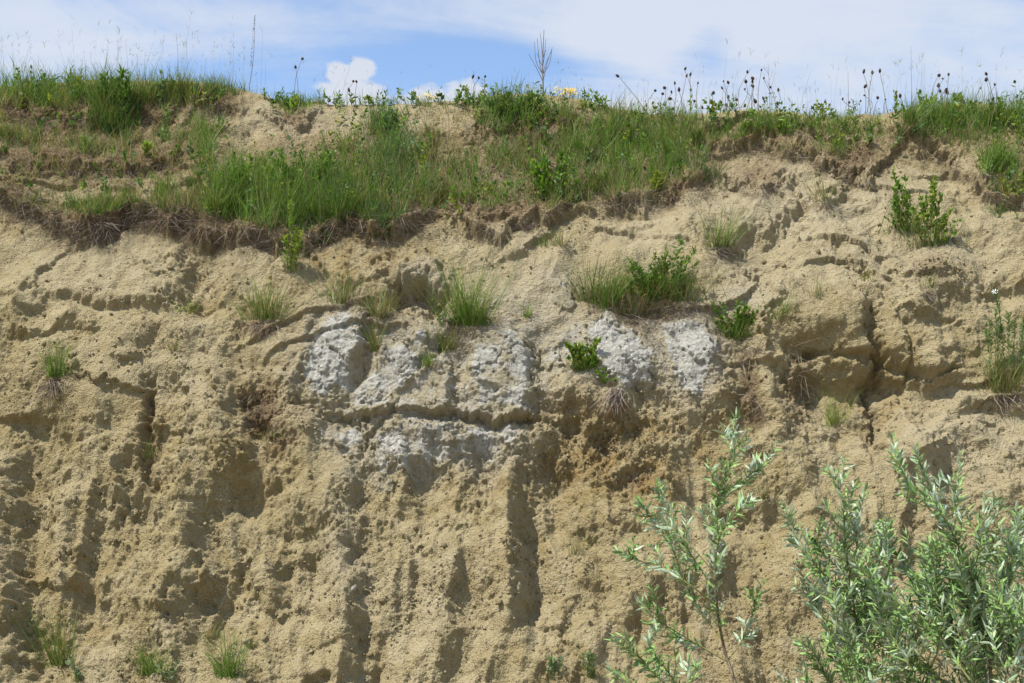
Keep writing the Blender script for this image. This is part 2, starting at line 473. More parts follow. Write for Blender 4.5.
flute([(560, 396, 420), (640, 396, 424)], 0.09)
ledge([(580, 530, 556), (605, 522, 560), (640, 530, 560)], 0.10)
# crumbled ochre hollow under the grey slab
bump(560, 412, 30, 26, 0, -0.10); bump(605, 440, 40, 34, 0.2, -0.09); bump(640, 470, 22, 18, 0, -0.12)
bump(622, 405, 18, 12, 0, 0.06); bump(560, 390, 26, 12, 0.2, 0.09); bump(595, 428, 14, 9, 0, 0.07); bump(618, 466, 16, 10, 0.3, 0.08); bump(575, 455, 14, 10, 0, 0.06)
ledge([(560, 418, 445), (585, 414, 440)], 0.12)
ledge([(600, 430, 462), (640, 424, 450), (680, 412, 440)], 0.09)
ledge([(610, 470, 502), (640, 474, 506)], 0.12)
flute([(400, 640, 672), (430, 644, 668)], 0.06)
flute([(420, 676, 730), (470, 682, 736), (520, 690, 736)], 0.18)
bump(655, 440, 40, 16, -0.3, 0.07)
# gullies with roots right of the slabs
flute([(335, 728, 772), (380, 736, 782), (425, 742, 782)], 0.20)
flute([(340, 786, 826), (380, 790, 830), (428, 792, 828)], 0.22)
flute([(420, 716, 770), (450, 726, 776), (480, 730, 772)], 0.14)
flute([(500, 728, 794), (545, 728, 786), (590, 724, 768)], 0.30)
ledge([(800, 362, 405), (840, 360, 440), (885, 356, 450), (915, 366, 440), (945, 378, 412)], 0.30, 0.15)
crack([(868, 312), (878, 350), (876, 390), (880, 450)], 4.5, 0.16)
crack([(800, 352), (850, 352), (880, 358), (930, 372), (960, 370)], 3.6, 0.14)
crack([(905, 325), (912, 355), (908, 400)], 3.5, 0.08)
bump(890, 384, 16, 12, 0, -0.14)
flute([(300, 866, 896), (330, 868, 900)], 0.12)
ledge([(925, 300, 350), (975, 286, 352), (1030, 276, 350), (1120, 290, 350)], 0.22)
ledge([(940, 350, 372), (985, 346, 366)], 0.06)
ledge([(905, 160, 190), (960, 170, 196)], 0.05)
ledge([(885, 208, 226), (850, 206, 222)][::-1], 0.06)
ledge([(940, 236, 256), (990, 236, 254)], 0.07)
ledge([(870, 226, 246), (885, 226, 246)], 0.08)
flute([(240, 880, 905), (285, 888, 912)], 0.06)
flute([(430, 820, 860), (480, 826, 862), (560, 828, 862)], 0.10)
flute([(420, 930, 968), (470, 940, 976), (540, 946, 980)], 0.12)
flute([(560, 890, 930), (640, 886, 926)], 0.16)
flute([(600, 640, 690), (680, 636, 684)], 0.15)
ledge([(960, 410, 440), (1000, 400, 434), (1060, 404, 436)], 0.12)
for cx, cy, rx, ry, a, h in ((930, 440, 70, 34, -0.3, 0.12), (790, 300, 50, 30, 0.3, 0.06), (640, 250, 60, 26, 0, 0.05), (130, 270, 70, 22, -0.2, 0.05), (840, 240, 40, 22, 0.4, 0.07), (960, 230, 50, 30, 0, 0.05),
                             (500, 372, 40, 40, 0, 0.07), (300, 470, 40, 34, 0.3, 0.08), (330, 360, 34, 44, 0.2, 0.06), (395, 380, 36, 36, 0.4, 0.06), (620, 355, 44, 30, -0.6, 0.07), (690, 360, 28, 38, -0.4, 0.05)):
    bump(cx, cy, rx, ry, a, h)

def relief(px, py):
    D = np.zeros_like(px)
    for f in FEATS:
        k = f[0]
        if k == 'bump':
            _, cx, cy, rx, ry, a, h = f
            r = 2.6 * max(rx, ry)
            m = (np.abs(px - cx) < r) & (np.abs(py - cy) < r)
            dx, dy_ = px[m] - cx, py[m] - cy
            c, s = math.cos(a), math.sin(a)
            q = ((dx * c + dy_ * s) / rx) ** 2 + ((-dx * s + dy_ * c) / ry) ** 2
            D[m] += h * np.exp(-q * 1.2)
            continue
        P = np.array(f[1], float)
        if k == 'crack':
            w, h = f[2], f[3]
            m = (px > P[:, 0].min() - 25) & (px < P[:, 0].max() + 25) & (py > P[:, 1].min() - 25) & (py < P[:, 1].max() + 25)
            X, Y = px[m], py[m]
            best = np.full(X.shape, 1e9)
            for (ax, ay), (bx, by) in zip(P[:-1], P[1:]):
                L2 = (bx - ax) ** 2 + (by - ay) ** 2
                t = np.clip(((X - ax) * (bx - ax) + (Y - ay) * (by - ay)) / L2, 0, 1)
                best = np.minimum(best, np.hypot(X - ax - t * (bx - ax), Y - ay - t * (by - ay)))
            D[m] -= h * np.exp(-(best / w) ** 2)
        elif k == 'lip':
            h, L = f[2], f[3]
            x0, x1 = P[0, 0], P[-1, 0]
            m = (px > x0 - 40) & (px < x1 + 40) & (py > P[:, 1].min() - 6 * L) & (py < P[:, 1].max() + 30)
            X, Y = px[m], py[m]
            yl = np.interp(X, P[:, 0], P[:, 1]) + 7 * perlin(X / 21.0, X * 0 + x0 * .1, 7) + 5 * perlin(X / 8.0, Y / 14.0 + x0, 8)
            env = sst(x0 - 30, x0 + 12, X) * (1 - sst(x1 - 12, x1 + 30, X))
            q = yl - Y
            D[m] += h * env * (sst(-4, 3, q) * np.exp(-np.maximum(q, 0) / L)) - 0.25 * h * env * np.exp(-((q + 9) / 7.0) ** 2)
        else:
            h, lp = f[2], f[3]
            if k == 'flute': A, B = py, px
            else: A, B = px, py
            P = P[np.argsort(P[:, 0])]
            a0, a1 = P[0, 0], P[-1, 0]
            e = 0.22 * (a1 - a0) + 8
            m = (A > a0 - e) & (A < a1 + e) & (B > P[:, 1].min() - 70) & (B < P[:, 2].max() + 60)
            Am, Bm = A[m], B[m]
            l, r = np.interp(Am, P[:, 0], P[:, 1]), np.interp(Am, P[:, 0], P[:, 2])
            t = (Bm - l) / (r - l)
            env = sst(a0 - e, a0 + e * 0.6, Am) * (1 - sst(a1 - e * 0.6, a1 + e, Am))
            D[m] += env * h * (-sst(-0.50 if k == 'flute' else -0.15, 0.28, t) * (1 - sst(0.40, 1.3, t)) + lp * np.exp(-((t + 0.55) / 0.4) ** 2))
    return D

def blob_mask(px, py, blobs):
    M = np.zeros_like(px)
    for cx, cy, rx, ry, g in blobs:
        M = np.maximum(M, g * np.exp(-(((px - cx) / rx) ** 2 + ((py - cy) / ry) ** 2) ** 1.5))
    return M
GREY = [(420, 385, 120, 72, .95), (520, 350, 60, 60, .8), (640, 350, 90, 48, .8), (345, 360, 55, 60, .9), (400, 375, 50, 50, .9), (440, 440, 90, 36, .85), (500, 372, 48, 60, .8), (575, 350, 50, 40, .9), (630, 355, 50, 45, .8), (690, 355, 40, 50, .9), (345, 432, 36, 22, .7),
        (420, 285, 40, 18, .5), (560, 295, 30, 26, .6), (360, 470, 24, 20, .5), (345, 540, 26, 60, .25), (735, 300, 30, 14, .5)]
OCHRE = [(600, 445, 80, 55, 1.0), (640, 480, 40, 30, 1.1), (560, 410, 50, 36, .7), (700, 420, 50, 50, .5), (735, 400, 30, 50, .6), (475, 470, 90, 40, .35), (262, 430, 40, 60, .7), (300, 400, 30, 60, .55), (300, 290, 40, 60, .4),
         (880, 400, 40, 60, .5), (205, 285, 20, 30, .5), (520, 560, 60, 80, .25), (75, 600, 60, 60, .25), (370, 270, 50, 40, .6), (150, 440, 20, 60, .4), (700, 620, 80, 60, .3)]
HUMUS = [(20, 120, 60, 20, 1), (60, 118, 40, 14, 1), (145, 118, 36, 14, 1), (208, 105, 34, 12, .9), (60, 165, 60, 18, 1), (140, 170, 60, 16, 1), (100, 228, 60, 16, 1), (180, 226, 50, 14, .9), (250, 232, 70, 16, 1), (330, 225, 60, 18, 1), (400, 205, 60, 26, .9),
         (20, 195, 30, 30, .9), (290, 122, 22, 10, .8), (500, 215, 50, 20, .9), (540, 200, 50, 24, .8), (540, 130, 60, 20, .8), (490, 150, 50, 24, .6), (600, 190, 50, 18, .8), (660, 185, 50, 20, .9), (700, 170, 30, 26, .7), (755, 178, 24, 16, .7), (730, 140, 50, 14, .6),
         (800, 150, 50, 14, .6), (850, 165, 34, 22, .9), (885, 145, 26, 14, .6), (930, 145, 50, 12, .6), (1005, 175, 30, 26, .9), (640, 310, 50, 20, .6), (615, 300, 40, 24, .5), (262, 412, 22, 26, .9), (283, 436, 14, 12, .8), (752, 390, 14, 40, .7), (800, 385, 14, 46, .6),
         (150, 420, 8, 40, .5), (876, 380, 8, 60, .4), (470, 320, 30, 16, .5), (380, 310, 30, 26, .45), (930, 270, 26, 16, .5), (265, 325, 24, 10, .6), (58, 385, 16, 16, .6), (610, 440, 30, 20, .35), (640, 478, 14, 10, .6), (1005, 385, 18, 16, .5), (90, 150, 150, 70, .62), (330, 185, 130, 50, .7), (540, 165, 80, 60, .62), (650, 155, 70, 45, .66), (440, 180, 50, 50, .6), (-120, 150, 130, 60, .8), (1140, 160, 100, 40, .8)]
PALE = [(800, 210, 140, 50, .8), (900, 250, 130, 60, .6), (960, 440, 110, 60, .7), (900, 420, 60, 30, .5), (760, 270, 70, 40, .6), (120, 270, 100, 40, .5), (250, 270, 60, 24, .4), (520, 260, 80, 40, .5), (290, 125, 80, 20, .7), (400, 125, 60, 20, .6), (640, 230, 60, 30, .6),
        (170, 360, 80, 50, .35), (430, 600, 120, 70, .3)]

def displacement(x, s, px, py, fine=True):
    """relief of the face in metres along its normal, and the stain masks"""
    wx = 9 * fbm(x * 2.1, s * 2.1, 4, 0.55, 21) + 2.0 * fbm(x * 14, s * 14, 2, 0.6, 71)
    wy = 8 * fbm(x * 2.1 + 31, s * 2.1 + 5, 4, 0.55, 23) + 2.0 * fbm(x * 14 + 9, s * 14 + 2, 2, 0.6, 73)
    qx, qy = px + wx, py + wy
    edge = sst(-260, -60, px) * (1 - sst(1084, 1284, px))
    D = relief(qx, qy)
    low = sst(400, 520, py)
    up = 1 - sst(230, 330, py)
    # broad undulation; vertical rills in the lower face
    D = D + 0.10 * fbm(x * 0.7, s * 0.6, 3, 0.5, 1) + 0.065 * fbm(x * 1.9, s * 1.5, 3, 0.5, 5)
    rill = billow(x * 2.5 + 0.35 * fbm(x * 0.8, s * 0.8, 2, 0.5, 9), s * 0.38, 2, 0.4, 12)
    D += low * 0.17 * rill + (1 - low) * 0.03 * rill
    D += (1 - edge) * 0.22 * billow(x * 1.1, s * 0.5, 3, 0.5, 15)
    # broken benches: the earth comes off in slabs that leave small scarps
    wj = 0.05 * fbm(x * 5, s * 5, 3, 0.6, 203)
    tn = (1.1 * fbm(x * 0.45 + 3 + wj, s * 0.75 + wj, 2, 0.4, 201) + 0.30 * s) * 1.5
    fr = tn - np.floor(tn)
    D += 0.085 * (sst(0.0, 0.10, fr) - fr) * (0.1 + 1.0 * sst(-.3, .4, perlin(x * .8, s * .8, 205))) * (1 - 0.6 * low)
    tn = (1.0 * fbm(x * 0.6 + 8 + wj, s * 0.5 + 4 + wj, 2, 0.4, 211) - 0.55 * x - 0.12 * s) * 1.3
    fr = tn - np.floor(tn)
    D += 0.085 * (fr - sst(0.88, 1.0, fr)) * (0.1 + 1.0 * sst(-.3, .4, perlin(x * .7 + 9, s * .7, 215)))
    # crumbly earth: lumps, crumbs, pits
    patch = sst(-0.25, 0.55, fbm(x * 0.9 + 4, s * 0.9, 3, 0.5, 31))
    rough = 0.30 + 0.75 * patch * (0.6 + 0.4 * low) + 0.25 * low - 0.08 * up
    jx, jy = fbm(x * 16, s * 16, 3, .65, 37), fbm(x * 16 + 5, s * 16, 3, .65, 39)
    w1, w1b, id1 = worley(x * 8 + 0.5 * jx, s * 10 + 0.5 * jy, 41)
    w2, w2b, id2 = worley(x * 19 + 0.6 * jx, s * 22 + 0.6 * jy, 43)
    w3, w3b, id3 = worley(x * 38 + 0.5 * jx, s * 40 + 0.5 * jy, 47)
    D += (0.038 - 0.014 * low) * rough * fbm(x * 4.2, s * 4.6, 5, 0.52, 51)
    D += rough * (0.036 * np.clip((0.62 * (RX[id1] - 0.45) - w1) * 4, 0, 1) + 0.022 * np.clip((0.75 * (RX[id2] - 0.30) - w2) * 4, 0, 1) + 0.013 * np.clip((0.62 * RY[id3] - w3) * 3, 0, 1))
    D += rough * 0.008 * fbm(x * 26, s * 30, 2, 0.7, 61)
    # bedding: faint broken shelves running across
    bed = s + 0.10 * fbm(x * 0.6, s * 0.4, 2, 0.5, 81)
    saw = (bed * 3.1) % 1.0
    D += 0.022 * sst(0.0, 0.25, fbm(x * 0.8, s * 1.4, 3, 0.5, 83)) * (saw - 0.5) * sst(150, 260, py) * (1 - low * .6)
    # clotted sod
    hum = blob_mask(qx, qy, HUMUS)
    D += hum * (0.05 * billow(x * 7, s * 9, 3, 0.6, 91) + 0.03 * (0.4 - w1))
    och = blob_mask(qx, qy, OCHRE)
    D += np.clip(och, 0, 1) * (0.06 * billow(x * 5, s * 5, 3, 0.6, 95) + 0.05 * np.clip((0.6 * RY[id1] - w1) * 3, 0, 1))
    return D, blob_mask(qx, qy, GREY), och, hum, blob_mask(qx, qy, PALE)

PXb, PYb = project(Xb, Yb, Zb)
sh = S.shape
D, gre, och, hum, pal = displacement(Xb.ravel(), S.ravel(), PXb.ravel(), PYb.ravel())
D = D.reshape(sh)
foot = sst(0.0, 0.25, Zb + 0.15)
crest_fade = 1 - 0.55 * sst(0.96, 1.0, tt)[:, None]
D = D * foot * crest_fade
Vx, Vy, Vz = Xb, Yb + NYf * D, Zb + NZf * D
# plateau relief
Dp = D[-1][None, :] * np.exp(-back / 0.4)[:, None] + (0.05 * fbm((Xp * 1.3).ravel(), (Sp * 1.3).ravel(), 4, 0.55, 101)).reshape(Xp.shape) * (1 - np.exp(-back / 0.3))[:, None]
far = np.minimum(back, 60)[:, None] / 60
VX = np.vstack([Vx, Xp]); VY = np.vstack([Vy, Yp + NYp * Dp]); VZ = np.vstack([Vz, Zp + NZp * Dp])
RWS, CLS = VX.shape
def ext(a, val): return np.concatenate([a, np.full(Xp.size, val)])
pad_h = np.clip(0.75 + 0.4 * perlin((Xp * 2).ravel(), (Sp * 2).ravel(), 3), 0, 1)
A_grey, A_och, A_pale = ext(gre, 0), ext(och, 0), ext(pal, 0.2)
A_hum = np.concatenate([hum, pad_h])
idx = np.arange(RWS * CLS).reshape(RWS, CLS)
quads = np.stack([idx[:-1, :-1], idx[:-1, 1:], idx[1:, 1:], idx[1:, :-1]], -1).reshape(-1, 4)
verts = np.stack([VX, VY, VZ], -1).reshape(-1, 3)
bluff = link('bluff', make_mesh('bluff', verts, [quads], attrs={'grey': A_grey, 'ochre': A_och, 'humus': A_hum, 'pale': A_pale}), M_EARTH, kind='structure')
bluff['label'] = 'tall crumbling bluff of tan sandy earth with fluted lower face and turf along its top'

# coarse copy of the surface for placing things on it
ST = 4
ci = np.arange(0, CLS, ST); ri = np.arange(0, RWS, ST)
cv = np.stack([VX[np.ix_(ri, ci)], VY[np.ix_(ri, ci)], VZ[np.ix_(ri, ci)]], -1)
nr, nc = cv.shape[:2]
cidx = np.arange(nr * nc).reshape(nr, nc)
cq = np.stack([cidx[:-1, :-1], cidx[:-1, 1:], cidx[1:, 1:], cidx[1:, :-1]], -1).reshape(-1, 4)
BVH = BVHTree.FromPolygons([tuple(p) for p in cv.reshape(-1, 3).tolist()], [tuple(q) for q in cq.tolist()])
GRIDN = None
def surf(px, py):
    """point of the bluff seen at an image position, with the normal there"""
    d = ray(px, py)
    loc, nor, fi, dist = BVH.ray_cast(Vector(CAM), Vector(d).normalized())
    if loc is None: return None, None
    r, c = divmod(fi, nc - 1)
    r0, c0 = r * ST, c * ST
    blk = verts.reshape(RWS, CLS, 3)[r0:r0 + ST + 1, c0:c0 + ST + 1].reshape(-1, 3)
    # the fine vertex nearest to the viewing ray
    rel = blk - CAM; dn = d / np.linalg.norm(d)
    t = rel @ dn
    off = np.linalg.norm(rel - t[:, None] * dn, axis=1)
    p = blk[int(np.argmin(off))]
    n = np.array(nor); n = n if n @ d < 0 else -n
    return p, n
def crest_point(x, b=0.0):
    """point on the plateau, b metres behind the crest at lateral position x"""
    c = int(np.argmin(np.abs(XS - x)))
    r = NR - 1 if b <= 0 else NR + int(np.argmin(np.abs(back - b)))
    return np.array([VX[r, c], VY[r, c], VZ[r, c]])
def crest_at_px(px, b=0.0):
    x = (px - W / 2) / F * 17.0
    for _ in range(4):
        p = crest_point(x, b)
        q = project(*p)[0]
        x += (px - q) / F * 17.0
    return crest_point(x, b)

# ------------------------------------------------------------------ the ground in front of the bluff
gx = np.concatenate([-np.geomspace(900, 14, 26), np.linspace(-13, 13, 90), np.geomspace(14, 900, 26)])
gy = np.concatenate([-np.geomspace(900, 22, 24), np.linspace(-21, 1.5, 80)])
GXX, GYY = np.meshgrid(gx, gy)
gz = (0.06 * fbm((GXX * 0.5).ravel(), (GYY * 0.5).ravel(), 4, 0.5, 111)).reshape(GXX.shape) - 0.05 + 0.10 * np.exp(-np.maximum(-GYY, 0) / 1.2)
gi = np.arange(GXX.size).reshape(GXX.shape)
gq = np.stack([gi[:-1, :-1], gi[:-1, 1:], gi[1:, 1:], gi[1:, :-1]], -1).reshape(-1, 4)
gn = GXX.size
gh = np.clip(0.2 + 0.7 * fbm((GXX * 0.7).ravel(), (GYY * 0.7).ravel(), 3, 0.5, 5), 0, 1) * sst(1.5, 5, -GYY.ravel())
ground = link('ground', make_mesh('ground', np.stack([GXX, GYY, gz], -1).reshape(-1, 3), [gq], attrs={'grey': np.zeros(gn), 'ochre': np.zeros(gn), 'humus': gh, 'pale': np.full(gn, .4)}), M_EARTH, kind='structure')
def ground_z(x, y):
    i = int(np.argmin(np.abs(gx - x))); j = int(np.argmin(np.abs(gy - y)))
    return float(gz[j, i])

# ------------------------------------------------------------------ grey rock slabs and blocks set in the earth
def poly_sdf(px, py, P):
    """signed distance to a polygon in pixels, positive inside"""
    P = np.array(P, float); best = np.full(px.shape, 1e9); ins = np.zeros(px.shape, bool)
    for (ax, ay), (bx, by) in zip(P, np.roll(P, -1, 0)):
        L2 = (bx - ax) ** 2 + (by - ay) ** 2
        t = np.clip(((px - ax) * (bx - ax) + (py - ay) * (by - ay)) / L2, 0, 1)
        best = np.minimum(best, np.hypot(px - ax - t * (bx - ax), py - ay - t * (by - ay)))
        ins ^= ((ay > py) != (by > py)) & (px < (bx - ax) * (py - ay) / (by - ay + 1e-12) + ax)
    return np.where(ins, best, -best)
ROCKS = [  # outline in the photograph, how far it stands proud, brown wash, label
    ([(303, 352), (314, 332), (334, 313), (354, 311), (369, 318), (369, 345), (362, 375), (352, 396), (318, 403), (303, 396), (301, 372)], 0.07, 0.07, 'whitish grey rock block farthest left'),
    ([(350, 392), (372, 364), (395, 339), (425, 334), (434, 350), (426, 374), (405, 397), (392, 412), (362, 413), (347, 406)], 0.06, 0.25, 'grey rock block streaked with tan earth'),
    ([(414, 402), (433, 372), (458, 358), (463, 386), (456, 410), (440, 416), (412, 414)], 0.05, 0.33, 'small wedge of grey rock'),
    ([(466, 346), (490, 330), (525, 331), (539, 350), (539, 396), (530, 417), (498, 417), (472, 406), (463, 376)], 0.09, 0.31, 'jutting grey brown rock block'),
    ([(578, 326), (592, 318), (612, 318), (636, 335), (661, 364), (656, 390), (622, 393), (602, 378), (588, 352)], 0.07, -0.05, 'bright grey slanting rock slab'),
    ([(658, 324), (680, 317), (705, 324), (722, 341), (719, 362), (706, 396), (690, 402), (672, 377), (660, 352)], 0.07, -0.03, 'bright grey rock slab farthest right'),
    ([(366, 448), (385, 424), (450, 420), (528, 422), (530, 446), (492, 458), (446, 462), (408, 486), (374, 490)], 0.03, 0.23, 'flat grey rock shelf below the crack'),
    ([(312, 421), (368, 420), (374, 442), (348, 458), (322, 448)], 0.03, 0.27, None),
    ([(550, 286), (566, 279), (577, 284), (579, 304), (560, 313), (552, 304)], 0.06, 0.22, None),
    ([(540, 340), (562, 330), (580, 330), (588, 356), (584, 374), (552, 382), (542, 366)], 0.04, 0.29, None),
]
for pts, thick, wash, lab in ROCKS:
    P = np.array(pts, float)
    # part of the base surface under the outline
    cm = (PXb > P[:, 0].min() - 8) & (PXb < P[:, 0].max() + 8) & (PYb > P[:, 1].min() - 8) & (PYb < P[:, 1].max() + 8)
    rr, cc = np.where(cm.any(1))[0], np.where(cm.any(0))[0]
    r0, r1, c0, c1 = rr[0], rr[-1] + 1, cc[0], cc[-1] + 1
    s0, s1 = S[r0, (c0 + c1) // 2], S[r1, (c0 + c1) // 2]
    xg, sg = np.meshgrid(np.arange(XS[c0], XS[c1 - 1], 0.011), np.arange(s0, s1, 0.011))
    x, s = xg.ravel(), sg.ravel()
    y, z = np.interp(s, arc, yf), np.interp(s, arc, zf)
    ny, nz = -np.interp(s, arc, dz), np.interp(s, arc, dy)
    px, py = project(x, y, z)
    Dd = displacement(x, s, px, py)[0]
    qx = px + 5 * fbm(x * 5, s * 5, 3, 0.6, 121); qy = py + 5 * fbm(x * 5 + 7, s * 5, 3, 0.6, 125)
    sd_ = poly_sdf(qx, qy, pts)
    a = -0.9    # the rock splits along oblique planes
    ur, vr = x * math.cos(a) + s * math.sin(a), -x * math.sin(a) + s * math.cos(a)
    wv, wv2, wid = worley(ur * 2.0 + 0.35 * fbm(x * 6, s * 6, 3, .6, 131), vr * 4.2 + 0.3 * fbm(x * 6 + 3, s * 6, 3, .6, 135), 133)
    facet = (RX[wid] - 0.5) * 0.07 + (RY[wid] - 0.5) * 0.14 * (wv - 0.4)
    rk = facet + 0.013 * fbm(ur * 3, vr * 15, 4, 0.6, 137) + 0.006 * fbm(x * 24, s * 24, 2, 0.6, 141) - 0.018 * np.exp(-((wv2 - wv) / 0.05) ** 2)
    d2 = Dd * 0.9 + 0.5 * thick * sst(-3, 12, sd_) + 0.012 - 0.075 * (1 - sst(-5, 2, sd_)) + rk * sst(-3, 4, sd_)
    vv = np.stack([x, y + ny * d2, z + nz * d2], -1)
    gi_ = np.arange(x.size).reshape(xg.shape)
    q = np.stack([gi_[:-1, :-1], gi_[:-1, 1:], gi_[1:, 1:], gi_[1:, :-1]], -1).reshape(-1, 4)
    keep = (sd_[q] > -5).all(1)
    q = q[keep]
    used = np.unique(q); remap = np.full(x.size, -1); remap[used] = np.arange(len(used))
    tw = np.clip(wash + 0.75 * (1 - sst(-2, 13, sd_ + 5 * fbm(x * 7, s * 7, 3, .6, 153))) + 0.35 * fbm(x * 4, s * 4, 3, .5, 151), 0, 1)
    o = link('rock_block', make_mesh('rock_block', vv[used], [remap[q]], attrs={'tanwash': tw[used]}), M_ROCK, bluff)
    if lab: o['label'] = lab

# ------------------------------------------------------------------ loose clods and pebbles lying on the face
def clod_mesh(seed, name='clod'):
    bm_v = []; r = np.random.default_rng(seed)
    me = bpy.data.meshes.new(name)
    import bmesh
    bm = bmesh.new(); bmesh.ops.create_icosphere(bm, subdivisions=1, radius=1.0)
    sc = r.uniform(0.5, 1.2, 3)
    for v in bm.verts:
        k = r.uniform(0.55, 1.25)
        v.co = Vector((v.co.x * sc[0] * k, v.co.y * sc[1] * k, v.co.z * sc[2] * k))
    vs_ = np.array([v.co[:] for v in bm.verts]); fs = np.array([[v.index for v in f.verts] for f in bm.faces])
    bm.free(); bpy.data.meshes.remove(me)
    return vs_, fs
CL = [clod_mesh(i) for i in range(8)]
clod_meshes = []
for kd, (g, h_) in enumerate(((0.0, 0.0), (0.0, 0.8), (0.9, 0.0))):
    row = []
    for cvv, cff in CL:
        n = len(cvv)
        me = make_mesh('clod', cvv, [cff], attrs={'grey': np.full(n, g), 'ochre': np.full(n, .35), 'humus': np.full(n, h_), 'pale': np.full(n, .1)}, smooth=False)
        me.materials.append(M_CLOD); row.append(me)
    clod_meshes.append(row)
def clod_kind(px, py):
    h = blob_mask(np.array([px]), np.array([py]), HUMUS)[0]; g = blob_mask(np.array([px]), np.array([py]), GREY)[0]
    return 1 if h > 0.35 else (2 if g > 0.5 or random.random() < 0.015 else 0)
BIG = [(783, 266, 7), (262, 392, 7), (250, 404, 6), (268, 418, 6), (281, 414, 6), (272, 436, 6), (600, 448, 7), (622, 452, 8), (588, 462, 6), (640, 466, 7), (575, 440, 6), (556, 437, 6), (607, 470, 5), (628, 436, 6), (652, 488, 7),
       (131, 364, 5), (100, 362, 4), (425, 583, 6), (455, 590, 6), (385, 600, 7), (500, 602, 6), (352, 590, 6), (420, 600, 6), (543, 560, 5), (370, 655, 6), (190, 655, 5), (270, 660, 5), (250, 680, 5), (127, 660, 4), (862, 252, 4), (900, 222, 5), (955, 242, 5), (880, 225, 5),
       (818, 252, 5), (846, 268, 5), (765, 262, 5), (945, 262, 6), (958, 268, 5), (425, 300, 5), (410, 308, 5), (402, 302, 5), (440, 305, 5), (310, 475, 6), (330, 520, 5), (60, 555, 5), (75, 562, 5), (130, 480, 5), (505, 540, 5), (445, 545, 5), (415, 528, 5), (75, 497, 4)]
nb = 0
for px, py, r in BIG + [(rng.uniform(5, 1020), 250 + 430 * rng.random() ** 0.7, rng.uniform(3.2, 5.5)) for _ in range(110)]:
    p, n = surf(px, py)
    if p is None: continue
    rad = r / F * np.linalg.norm(p - CAM) * (0.5 if 550 < px < 660 else 0.72)
    o = bpy.data.objects.new('clod', clod_meshes[clod_kind(px, py)][int(rng.integers(8))])
    COL.objects.link(o); o.parent = bluff
    o.location = p + n * rad * 0.1
    o.rotation_euler = rng.uniform(0, 6.28, 3)
    o.scale = (rad, rad, rad)
    nb += 1
# the many small crumbs: one part
vl, fl, al = [], [], []
base = 0
cand = []
for _ in range(6500):
    px = rng.uniform(-120, 1144); py = 130 + 570 * rng.random() ** 0.8
    cand.append((px, py))
for cx, cy, rx, ry, k in ((600, 445, 60, 45, 350), (265, 412, 26, 30, 160), (420, 590, 110, 40, 350), (420, 305, 30, 12, 80), (850, 165, 40, 20, 180), (745, 185, 30, 14, 120), (940, 270, 40, 14, 100), (500, 225, 60, 16, 150), (110, 350, 70, 30, 150)):
    for _ in range(k): cand.append((cx + rx * rng.normal() * 0.6, cy + ry * rng.normal() * 0.6))
pn = fbm(np.array([c[0] for c in cand]) * 0.012, np.array([c[1] for c in cand]) * 0.012, 3, 0.5, 161)
for (px, py), q in zip(cand, pn):
    if q < -0.15 and rng.random() < 0.75: continue
    p, n = surf(px, py)
    if p is None: continue
    rad = (0.008 + 0.018 * rng.random() ** 2.5)
    cvv, cff = CL[int(rng.integers(8))]
    an = rng.uniform(0, 6.28); c, s_ = math.cos(an), math.sin(an)
    rot = np.array([[c, -s_, 0], [s_, c, 0], [0, 0, 1]])
    vl.append(cvv @ rot * rad + p + n * rad * 0.3); fl.append(cff + base); base += len(cvv)
    kd = clod_kind(px, py)
    al.append(np.tile([(0, 0, .35), (0, .8, 0), (.9, 0, .2)][kd], (len(cvv), 1)))
al = np.vstack(al)
cr = link('crumbs', make_mesh('crumbs', np.vstack(vl), [np.vstack(fl)], attrs={'grey': al[:, 0], 'ochre': np.zeros(len(al)), 'humus': al[:, 1], 'pale': al[:, 2]}, smooth=False), M_EARTH, bluff, 'stuff')

# ------------------------------------------------------------------ vegetation builders
UP = np.array([0.0, 0.0, 1.0])
def unit(v): return v / np.maximum(np.linalg.norm(v, axis=-1, keepdims=True), 1e-9)
PAL = {  # base colours of blades, darker and lighter end
    'fresh': ((0.115, 0.225, 0.025), (0.205, 0.325, 0.055)),
    'mid': ((0.070, 0.155, 0.025), (0.140, 0.240, 0.050)),
    'deep': ((0.050, 0.110, 0.024), (0.100, 0.175, 0.042)),
    'blue': ((0.090, 0.170, 0.075), (0.155, 0.245, 0.110)),
    'dry': ((0.26, 0.205, 0.105), (0.42, 0.35, 0.20)),
    'straw': ((0.20, 0.175, 0.085), (0.34, 0.30, 0.155)),
    'root': ((0.14, 0.110, 0.088), (0.36, 0.30, 0.25)),
    'rootd': ((0.060, 0.043, 0.030), (0.15, 0.11, 0.08)),
    'yellowgreen': ((0.17, 0.22, 0.03), (0.27, 0.31, 0.06)),
    'grey': ((0.20, 0.26, 0.16), (0.30, 0.35, 0.24)),
    'brown': ((0.13, 0.085, 0.045), (0.22, 0.15, 0.09)),
}
def colours(kind, n):
    a, b = np.array(PAL[kind][0]), np.array(PAL[kind][1])
    t = rng.random((n, 1))
    return (a + (b - a) * t) * rng.uniform(0.7, 1.25, (n, 1))
